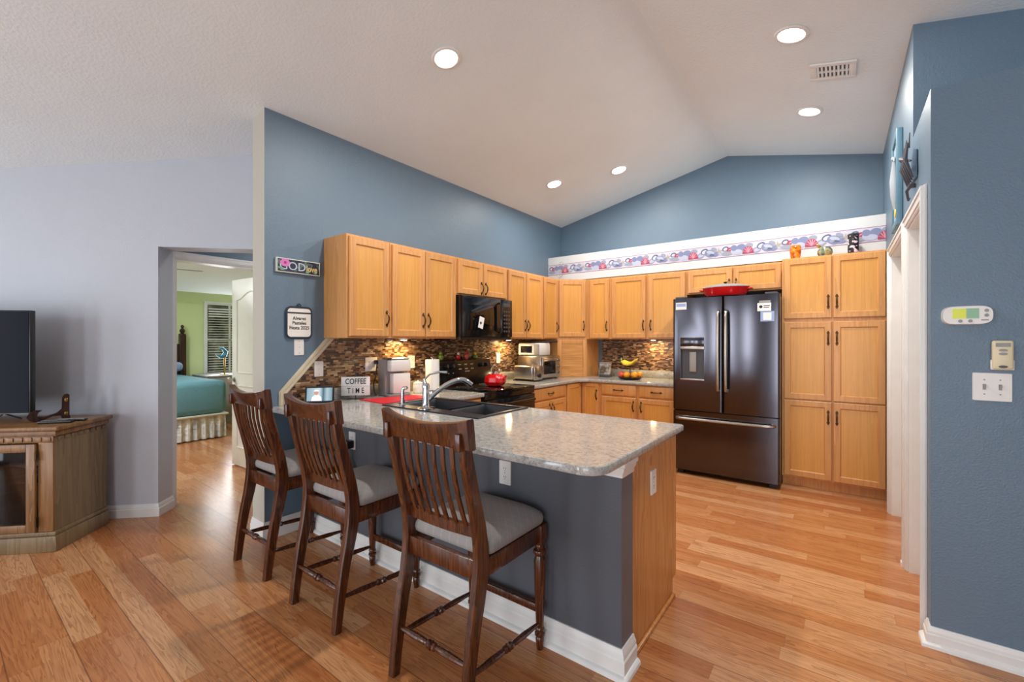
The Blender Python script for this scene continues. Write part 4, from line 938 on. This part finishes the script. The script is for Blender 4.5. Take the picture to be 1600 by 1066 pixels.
# ------------------------------------------------------------------ wall plates
def plate(label, kind, loc, rz, w_=.07, h_=.115, n=1, group='wall plates'):
    o = MB().prism(rrect(-w_/2, -h_/2, w_/2, h_/2, .004, 3), lambda a, z: (a, 0, z), lambda a, z: (a*.96, -.005, z*.975)).build({'o': 'wall_outlet', 's': 'light_switch', 'b': 'cover_plate'}[kind], M['white_plastic'])
    place(o, loc, rz); tag(o, label, {'o': 'outlet', 's': 'light switch', 'b': 'cover plate'}[kind], group)
    m = MB()
    for i in range(n):
        x = (i-(n-1)/2)*.046
        if kind == 'o':
            for z in (-.02, .02):
                for dx in (-.006, .006): m.box(x+dx-.0012, -.0062, z-.003, x+dx+.0012, -.005, z+.006)
                m.lathe([(.0025, -.0062), (.0025, -.005)], (x, 0, z-.009), axis='y', seg=8)
        elif kind == 's':
            m.box(x-.005, -.0058, -.012, x+.005, -.005, .012); m.box(x-.0035, -.018, -.001, x+.0035, -.005, .008)
        for z in ((-.03, .03) if kind == 's' else ((-.042, 0, .042) if kind == 'b' else (0,))): m.lathe([(.003, -.0056), (.003, -.005)], (x, 0, z), axis='y', seg=8)
    m.build({'o': 'slots', 's': 'toggles', 'b': 'screws'}[kind], M['grey_plastic'], o); return o
plate('white outlet on the slate wall under the bar counter edge, by the nearest stool', 'o', (-1.288, KY0-.0005, .717), 0)
plate('white outlet on the slate wall between the two farther stools', 'o', (-2.55, KY0-.0005, .70), 0)
plate('white outlet on the oak end panel of the bar', 'o', (-.7085, 2.065, .683), PI/2)
plate('white blank plate on the blue wall below the pot holder', 'b', (XW+.0005, 1.612, 1.305), PI/2)
plate('white blank plate on the mosaic above the tablet display', 'b', (XW+.0085, 1.757, 1.142), PI/2)
plate('double white outlet on the mosaic left of the coffee maker', 'o', (XW+.0085, 2.215, 1.157), PI/2, .115, n=2)
plate('white outlet on the mosaic right of the coffee maker', 'o', (XW+.0085, 2.642, 1.16), PI/2)
plate('white outlet on the mosaic between the range and the toaster', 'o', (XW+.0085, 3.9, 1.157), PI/2)
plate('double light switch below the thermostat', 's', (.512, BY-.0005, 1.157), 0, .116, .118, 2)
PA = thing('plug_adapter', 'black plug adapter with a looped cord in the outlet between the farther stools', 'adapter', (-2.55, KY0-.0065, .70))
MB().box(-.028, -.05, -.045, .028, -.001, .005, .006).build('case', M['black'], PA)
MB().tube([(0, -.03, -.045), (.005, -.035, -.1), (.03, -.035, -.15), (.06, -.035, -.2), (.055, -.035, -.25), (.02, -.035, -.265), (-.01, -.035, -.23), (0, -.035, -.18), (.03, -.035, -.16)], .005).build('cord', M['black'], PA)
# thermostat
TH = thing('thermostat', 'white oval-ended thermostat with a green display on the blue wall', 'thermostat', (.436, BY-.0005, 1.46))
MB().prism([(.079*math.copysign(abs(math.cos(2*PI*k/40))**.4, math.cos(2*PI*k/40)), .041*math.copysign(abs(math.sin(2*PI*k/40))**.75, math.sin(2*PI*k/40))) for k in range(40)], lambda a, z: (a, 0, z), lambda a, z: (a*.95, -.025, z*.93)).build('housing', M['white_plastic'], TH)
MB().box(-.046, -.0262, -.014, -.004, -.0245, .028).build('display', emis('lcd_yellow', rgb(190, 196, 60), .35), TH); MB().box(-.004, -.0262, -.014, .034, -.0245, .028).build('display', emis('lcd_green', rgb(120, 160, 130), .3), TH)
for (x, z) in ((.056, .018), (.056, -.002), (-.022, -.025), (.008, -.025)): MB().lathe([(.007, -.027), (.006, -.0245)], (x, 0, z), axis='y', seg=10, cap=True).build('button', M['grey_plastic'], TH)
MB().box(.04, -.0255, -.024, .062, -.0245, -.019).build('print', M['grey_plastic'], TH)
RC = thing('fan_remote', 'ivory fan remote in a wall cradle below the thermostat', 'remote', (.539, BY-.0005, 1.292))
MB().box(-.031, -.024, -.06, .031, -.006, .06, .008, seg=3).build('body', M['ivory_plastic'], RC); MB().box(-.034, -.018, -.062, .034, -.0005, -.02, .004).build('cradle', M['white_plastic'], RC)
MB().box(-.021, -.0252, .034, .021, -.0238, .05).build('display', M['grey_plastic'], RC)
for z, mt in ((.02, 'grey_plastic'), (.005, 'grey_plastic'), (-.048, 'dark_grey')): MB().lathe([(.0055, -.0256), (.0045, -.0238)], (0, 0, z), axis='y', seg=18, sy=2.4, cap=True).build('button', M[mt], RC)

# ------------------------------------------------------------------ wall decor on the left wall
GS = thing('sign_plaque', 'narrow flowered plaque reading GOD love on the blue wall', 'sign', (XW+.0005, 1.602, 1.88), PI/2)
MB().box(-.158, -.022, -.05, .158, 0, .05, .002).build('frame', plain('pale_frame', rgb(206, 208, 196), .5), GS)
s = NT('floral_print'); f = s.noise(s.coord(), 18, 3, .5); fc = s.ramp(f, [(.3, rgb(28, 32, 52)), (.55, rgb(40, 44, 70)), (.62, rgb(96, 120, 110)), (.7, rgb(60, 60, 90))])
gp = MB().box(-.15, -.0232, -.043, .15, -.0222, .043).build('print', s.fin(fc, .4), GS)
gold = plain('gold_lettering', rgb(226, 196, 120), .4)
lettering('GOD', .082, plain('silver_lettering', rgb(186, 200, 222), .4), gp, (-.045, -.0236, -.004), (PI/2, 0, 0), 0, 1.0)
lettering('love', .062, gold, gp, (.093, -.0236, -.008), (PI/2, 0, 0), .0012, .8)
m = MB()
for k in range(6): m.poly([(-.1+.02*math.cos(R(60*k))+.016*math.cos(2*PI*j/10), -.0245-.0001*k, .018+.016*math.sin(R(60*k))+.014*math.sin(2*PI*j/10)) for j in range(10)], 0)
m.poly([(-.1+.01*math.cos(2*PI*j/10), -.0255, .018+.01*math.sin(2*PI*j/10)) for j in range(10)], 1)
for (a, c) in ((-.135, -.02), (-.12, -.03), (.12, -.03), (.06, -.032)): m.poly([(a+.014*math.cos(2*PI*j/10), -.0243, c+.008*math.sin(2*PI*j/10)) for j in range(10)], 2)
m.build('flowers', [plain('flower_pink', rgb(214, 120, 190), .5), plain('flower_magenta', rgb(160, 40, 120), .5), plain('flower_green', rgb(110, 160, 130), .5)], gp)
PH = thing('pot_holder', 'white pot holder with navy edging hanging on the blue wall', 'pot holder', (XW+.0005, 1.608, 1.482), PI/2)
m = MB(); m.prism(rrect(-.09, -.108, .09, .108, .03), lambda a, z: (a, -.014, z), lambda a, z: (a, -.0065, z)); pad = m.build('pad', M['white_cloth'], PH)
def ringpts(r_): return rrect(-.09-r_, -.108-r_, .09+r_, .108+r_, .03+r_)
pp = ringpts(0); m = MB().tube([(a, -.0105, z) for a, z in pp+[pp[0]]], .0075, 8); m.box(-.088, -.0165, .064, .088, -.0138, .074, .001); m.tube([(-.012, -.01, .112), (-.014, -.01, .128), (.0, -.01, .134), (.012, -.01, .126), (.008, -.01, .112)], .0045); m.build('edging', M['navy'], PH)
for i, tx in enumerate(('Alvarez', 'Pasteles', 'Fiesta 2025')): lettering(tx, .034, M['ink'], pad, (0, -.0146, .03-.034*i), (PI/2, 0, 0), .0005, .93)

# right wall decor
PL = thing('wall_plaque', 'tall blue framed plaque with a heron-like figure above the far door', 'wall art', (XR-.0005, 3.9, 2.1), -PI/2)
bf = plain('blue_frame_paint', rgb(92, 130, 150), .45); bpan = plain('light_blue_panel', rgb(150, 180, 198), .5)
m = MB()
for (a, c, e, f) in ((-.17, 0, -.13, .62), (.13, 0, .17, .62), (-.13, 0, .13, .045), (-.13, .575, .13, .62)): m.box(a, -.032, c, e, 0, f, .006)
m.build('frame', bf, PL); MB().box(-.13, -.02, .045, .13, -.004, .575).build('panel', bpan, PL)
m = MB(); m.tube([(0, -.026, .13), (.01, -.03, .22), (0, -.032, .32), (-.01, -.03, .4), (.01, -.03, .46)], [.008, .02, .022, .016, .008], 12); m.sphere((.015, -.032, .47), .016, seg=12); m.tube([(.025, -.032, .47), (.055, -.034, .44)], [.008, .002], 6); m.build('figure', plain('grey_white_figure', rgb(170, 176, 184), .5), PL)
MB().lathe([(.03, 0), (.028, -.01), (.001, -.012)], (.03, -.02, .1), axis='y', seg=12).build('flower', M['banana'], PL)
SCU = thing('metal_sculpture', 'dark metal wall sculpture above the nearer door', 'wall art', (XR-.0005, 3.16, 2.12), -PI/2)
m = MB()
for k in range(5):
    a_ = -.09+.045*k; m.tube([(a_, -.02, .08), (a_+.02, -.05, .17), (a_+.01, -.04, .26+.02*(k % 2))], [.005, .009, .004], 6)
m.tube([(-.13, -.02, .2), (-.02, -.055, .22), (.12, -.03, .16)], [.004, .012, .005], 8); m.tube([(.1, -.02, .05), (.06, -.04, .02), (.02, -.03, -.02), (-.02, -.02, .0)], [.008, .007, .005, .003], 8); m.tube([(-.04, -.03, .25), (-.06, -.03, .33)], [.004, .002], 6); m.tube([(.05, -.03, .25), (.08, -.03, .32)], [.004, .002], 6)
m.box(-.012, -.03, .05, .012, 0, .07, .002); m.build('rods', M['iron'], SCU)
MB().prism([(-.08, .1), (.09, .08), (.1, .22), (0, .26), (-.09, .21)], lambda a, z: (a, -.008, z), lambda a, z: (a, -.003, z)).build('plate', plain('steel_blue_plate', rgb(100, 124, 150), .4, .5), SCU)

# things on the pantry and cabinets
A = thing('vase', 'amber orange glazed vase on top of the pantry', 'vase', (-.33, 4.88, 2.1185))
MB().lathe([(.001, 0), (.034, 0), (.042, .03), (.046, .07), (.043, .11), (.039, .125), (.034, .125), (.03, .02), (.001, .018)], seg=28).build('body', M['amber'], A)
Bw = thing('bowl', 'mottled sea-coloured pottery bowl on top of the pantry', 'bowl', (-.105, 4.88, 2.1185))
MB().lathe([(.001, 0), (.045, 0), (.058, .025), (.056, .055), (.04, .08), (.034, .08), (.045, .05), (.001, .02)], seg=28).build('body', M['seaglaze'], Bw); MB().tube([(-.03, 0, .078), (-.05, 0, .1), (-.062, 0, .115)], [.01, .014, .006]).build('butterfly', M['gold'], Bw)
T_ = thing('tin', 'tall black flower-patterned tin on top of the pantry', 'tin', (.098, 4.885, 2.1185)); MB().lathe([(.001, 0), (.04, 0), (.04, .155), (.001, .156)], seg=24).build('body', M['blackfloral'], T_); MB().lathe([(.041, .1565), (.041, .17), (.036, .174), (.001, .174)], seg=24).build('lid', M['black'], T_)
WS = thing('wire_ornament', 'thin grey wire ornament standing on the corner cabinets', 'ornament', (-2.86, 4.84, UZ+UH+.0005)); m = MB()
for k in range(3):
    m.tube([(.05*math.cos(2*PI*i/16)*(1-.2*k), .02*k, .09+.06*k+.05*math.sin(2*PI*i/16)*(1-.2*k)) for i in range(17)], .0018, 5)
m.tube([(0, 0, 0), (0, 0.01, .08), (0, .03, .24)], .002, 5); m.box(-.04, -.03, 0, .04, .03, .005); m.build('wire', M['grey_plastic'], WS)

# ------------------------------------------------------------------ TV stand and TV
ST = thing('tv_stand', 'brown wooden television stand with a glass door, against the lilac wall', 'tv stand', (-4.014, .5, 0), PI/4)
SW, SD_ = 1.5, .45; SWD = M['stand_wood']; m = MB()
m.box(-SW+.02, .02, .13, -SW+.05, SD_, .74); m.box(-.05, .02, .13, -.02, SD_, .74, mi=1); m.box(-SW+.05, SD_-.015, .13, -.05, SD_, .74); m.box(-SW+.05, .03, .13, -.05, SD_-.015, .15)
m.build('carcass', [SWD, M['stand_side']], ST)
m = MB(); m.box(-SW, 0, 0, 0, SD_, .1, .004); m.box(-SW+.008, .008, .1, -.008, SD_, .128, .008); m.build('plinth', M['stand_side'], ST)
m = MB(); m.box(-SW-.02, -.02, .775, .02, SD_+.01, .805, .01); m.box(-SW, -.002, .74, 0, SD_, .775, .006); tp = m.build('top', SWD, ST)
m = MB()
for k in range(28): m.box(-SW+.03+k*.052, -.001, .708, -SW+.065+k*.052, .021, .735, .002)
m.build('dentil_moulding', SWD, ST); m = MB()
for k in range(8): m.box(-.021, .04+k*.052, .708, -.014, .075+k*.052, .735, .002)
m.build('dentil_moulding', M['stand_side'], ST)
m = MB(); m.box(-.105, .006, .13, -.02, .022, .7, .003); m.box(-SW+.02, .006, .13, -SW+.1, .022, .7, .003); m.box(-SW+.02, .006, .7, -.02, .0225, .74, .002); m.box(-.79, .006, .13, -.71, .022, .7, .003); m.build('face_frame', SWD, ST)
for (x0, x1) in ((-.71, -.107), (-1.397, -.79)):
    m = MB(); z0, z1, fw = .135, .695, .05
    for (a, c, e, f) in ((x0, z0, x0+fw, z1), (x1-fw, z0, x1, z1), (x0+fw, z0, x1-fw, z0+fw), (x0+fw, z1-fw, x1-fw, z1)): m.box(a, -.014, c, e, .004, f, .004)
    dr = m.build('door', SWD, ST); MB().box(x0+fw, -.004, z0+fw, x1-fw, -.001, z1-fw).build('glass', M['smoked'], dr)
    m = MB()
    for z in (.2, .62): m.lathe([(.006, -.03), (.006, .03)], (x1+.003, -.012, z), seg=8)
    m.build('hinge', M['brass'], dr)
MB().box(-SW+.05, .05, .41, -.05, SD_-.015, .43).build('shelf', SWD, ST)
def inst(name, label, cat, x, y, z, rz=0):
    p = Matrix.Rotation(PI/4, 4, 'Z') @ Vector((x, y, z)); return thing(name, label, cat, (-4.014+p.x, .5+p.y, p.z), PI/4+rz)
q = inst('cable_box', 'black cable box on the shelf inside the tv stand', 'cable box', -.3, .2, .4305); MB().box(-.14, -.1, 0, .14, .1, .05, .004).build('case', M['black'], q)
q = inst('game_console', 'black media box stacked on the cable box', 'media box', -.3, .2, .481); MB().box(-.12, -.09, 0, .12, .09, .035, .004).build('case', M['dark_grey'], q)
q = inst('paper_stack', 'crumpled white papers on the boxes inside the tv stand', 'papers', -.3, .2, .5165)
for k in range(4): o = MB().box(-.1, -.07, 0, .1, .07, .004, .001).build('sheet', M['paper'], q); place(o, (.0, 0, .006*k+.002), .3*k-.4, .03*k, .02)
q = inst('disc', 'white disc on the floor of the tv stand', 'disc', -.42, .2, .1505); MB().lathe([(.001, 0), (.08, 0), (.085, .012), (.001, .02)], seg=24).build('body', M['white_plastic'], q)
TV = inst('television', 'large flat black television on the wooden stand', 'television', -.91, .2, .8055)
MB().box(-.62, -.02, .06, .62, .02, .75, .004).box(-.2, .02, .2, .2, .045, .55, .01).build('housing', M['black'], TV)
s = NT('dark_screen'); f = s.noise(s.coord('Object', (4, 1, .6)), 1.2, 4); M['screen'] = s.fin(s.ramp(f, [(.35, rgb(2, 6, 20)), (.6, rgb(8, 9, 28)), (.75, rgb(28, 16, 24))]), .1, spec=.06)
MB().box(-.612, -.0225, .068, .612, -.0202, .742).build('screen', M['screen'], TV)
MB().box(-.617, -.021, .0585, .622, -.0205, .0605).build('bezel', M['grey_plastic'], TV)
for x in (-.45, .45): MB().tube([(x, -.12, .006), (x, -.02, .05), (x, 0, .065), (x, .02, .05), (x, .12, .006)], .006, 8).build('foot', M['dark_grey'], TV)
q = inst('boot_ornament', 'dark wooden boot-shaped holder beside the television', 'ornament', -.165, .27, .8055, R(42))
m = MB(); m.prism([(-.16, .012), (-.13, .0), (-.1, .006), (-.05, .03), (-.012, .03), (-.005, 0), (.03, 0), (.035, .02), (.03, .03), (.03, .17), (.02, .178), (.005, .172), (-.005, .155), (-.008, .075), (-.03, .05), (-.09, .028), (-.125, .035), (-.118, .062), (-.1, .075), (-.13, .078), (-.16, .062), (-.172, .035)],
          lambda a, z: (a, -.014, z), lambda a, z: (a, .014, z)); m.build('body', M['dark_wood'], q)
m = MB()
for z in (.04, .135): m.box(.006, -.0165, z-.012, .022, -.0142, z+.012, .002)
m.build('plates', M['gold'], q)
q = inst('remote_control', 'black remote control lying on the tv stand', 'remote', -.09, .12, .8055, R(8)); MB().box(-.09, -.022, 0, .09, .022, .018, .006).build('case', M['black'], q)
m = MB()
for k in range(7):
    for j in range(3): m.box(-.075+k*.02, -.014+j*.011, .018, -.065+k*.02, -.007+j*.011, .0195)
m.build('buttons', M['grey_plastic'], q)
q = inst('remote_control', 'slim silver-topped remote behind the black one on the tv stand', 'remote', -.06, .2, .8055, R(4)); MB().box(-.085, -.018, 0, .085, .018, .014, .005).build('case', M['black'], q); MB().box(-.08, -.014, .014, .08, .014, .0155).build('face', M['grey_plastic'], q)

# ------------------------------------------------------------------ bedroom
BD = thing('bed', 'bed with a teal quilt and white ruffled skirt in the bedroom', 'bed', (-6.92, 2.56, 0))
m = MB(); m.box(-1.85, -1.55, .34, 0, 0, .80, .08, seg=4); m.build('quilt', M['teal'], BD)
m = MB(); m.box(-1.85, -1.56, .315, .012, .012, .345, .012); m.build('quilt_hem', plain('cream_hem', rgb(204, 202, 188), .8), BD)
pts = []; n = 60
ring0, ring1 = [], []
per = [(-1.83, -.02)] + [(-1.83+1.81*i/n, -.02) for i in range(n)] + [(-.02, -.02-1.5*i/n) for i in range(n)]
m = MB(); vs = []
for i, (x, y) in enumerate(per):
    k = .012*math.sin(i*1.7); dx, dy = (0, k) if i <= n else (k, 0); vs.append(((x+dx*.5, y+dy*.5, .335), (x+dx*2, y+dy*2, .015)))
top_ = [m.bm.verts.new(v[0]) for v in vs]; bot_ = [m.bm.verts.new(v[1]) for v in vs]
for i in range(len(vs)-1): m.bm.faces.new((top_[i], top_[i+1], bot_[i+1], bot_[i]))
m.build('bed_skirt', M['lace'], BD)
MB().box(-1.8, -1.5, .1, -.06, -.06, .335).build('base', M['dark_wood'], BD)
m = MB()
hbx = -1.80
for y in (-.01, -1.58):
    m.box(hbx-.04, y-.045, 0, hbx+.04, y+.045, 1.45, .006)
    m.lathe([(.05, 1.45), (.05, 1.465), (.022, 1.475), (.034, 1.5), (.04, 1.52), (.03, 1.545), (.014, 1.56), (.024, 1.585), (.02, 1.605), (.001, 1.62)], (hbx, y, 0), seg=16)
m.box(hbx-.02, -1.55, .5, hbx+.02, 0, 1.3, .006); m.build('headboard', M['dark_wood'], BD)
PW = tag(MB().box(-.2, -.3, 0, .2, .3, .14, .06, seg=4).build('pillow', plain('blue_grey_pillowcase', rgb(128, 146, 180), .8)), 'blue grey pillow at the head of the bed', 'pillow'); place(PW, (-8.4, 2.12, .88))
NS = thing('nightstand', 'small nightstand under the bedroom window', 'nightstand', (-8.45, 3.02, 0)); MB().box(-.3, -.3, .1, .3, .3, .76, .01).box(-.28, -.28, 0, .28, .28, .1).build('body', M['grey_plastic'], NS); MB().box(-.32, -.32, .76, .32, .32, .785, .006).build('top', M['grey_plastic'], NS)
LP = thing('table_lamp', 'slim brass lamp with a teal ornament under the bedroom window', 'lamp', (-8.3, 3.02, .7855)); MB().lathe([(.07, 0), (.07, .012), (.014, .02), (.014, .3), (.001, .3)], seg=16).build('stem', M['gold'], LP)
MB().tube([(-.02, -.12, .34), (-.01, -.05, .3), (0, .0, .32), (0, .02, .38), (0, -.03, .44), (0, -.09, .45)], [.01, .03, .04, .035, .025, .006], 10).build('ornament', plain('teal_glass', rgb(60, 130, 160), .2), LP)
CF = thing('ceiling_fan', 'grey ceiling fan in the bedroom', 'fan', (-5.93, 1.03, 0))
MB().lathe([(.06, 2.439), (.06, 2.41), (.015, 2.4), (.015, 2.2), (.09, 2.19), (.1, 2.12), (.06, 2.08), (.001, 2.07)], seg=20).build('motor', M['grey_plastic'], CF)
for k in range(5):
    o = MB().prism([(.1, -.03), (.2, -.06), (.78, -.07), (.84, -.05), (.86, 0), (.84, .05), (.78, .07), (.2, .06), (.1, .03)], *zext(-.004, .004)).build('blade', M['grey_plastic'], CF); place(o, (0, 0, 2.13), R(75+72*k), R(8))
area_light('bedroom_fill', (-6.35, .75, 2.38), (0, 0, 0), .7, .7, 140, (.96, .97, 1), 'DISK')  # added fill, kept out of view behind the jamb, to brighten bed and door
area_light('bedroom_daylight', (-8.7, 3.4, 1.4), (0, -PI/2, 0), 1.0, 1.0, 25, (.95, .98, 1))
area_light('vestibule_fill', (-3.85, 2.2, 2.42), (0, 0, 0), .15, .15, 5, (1, .93, .85), 'DISK')  # fill without a fixture, added to brighten the vestibule and bedroom door
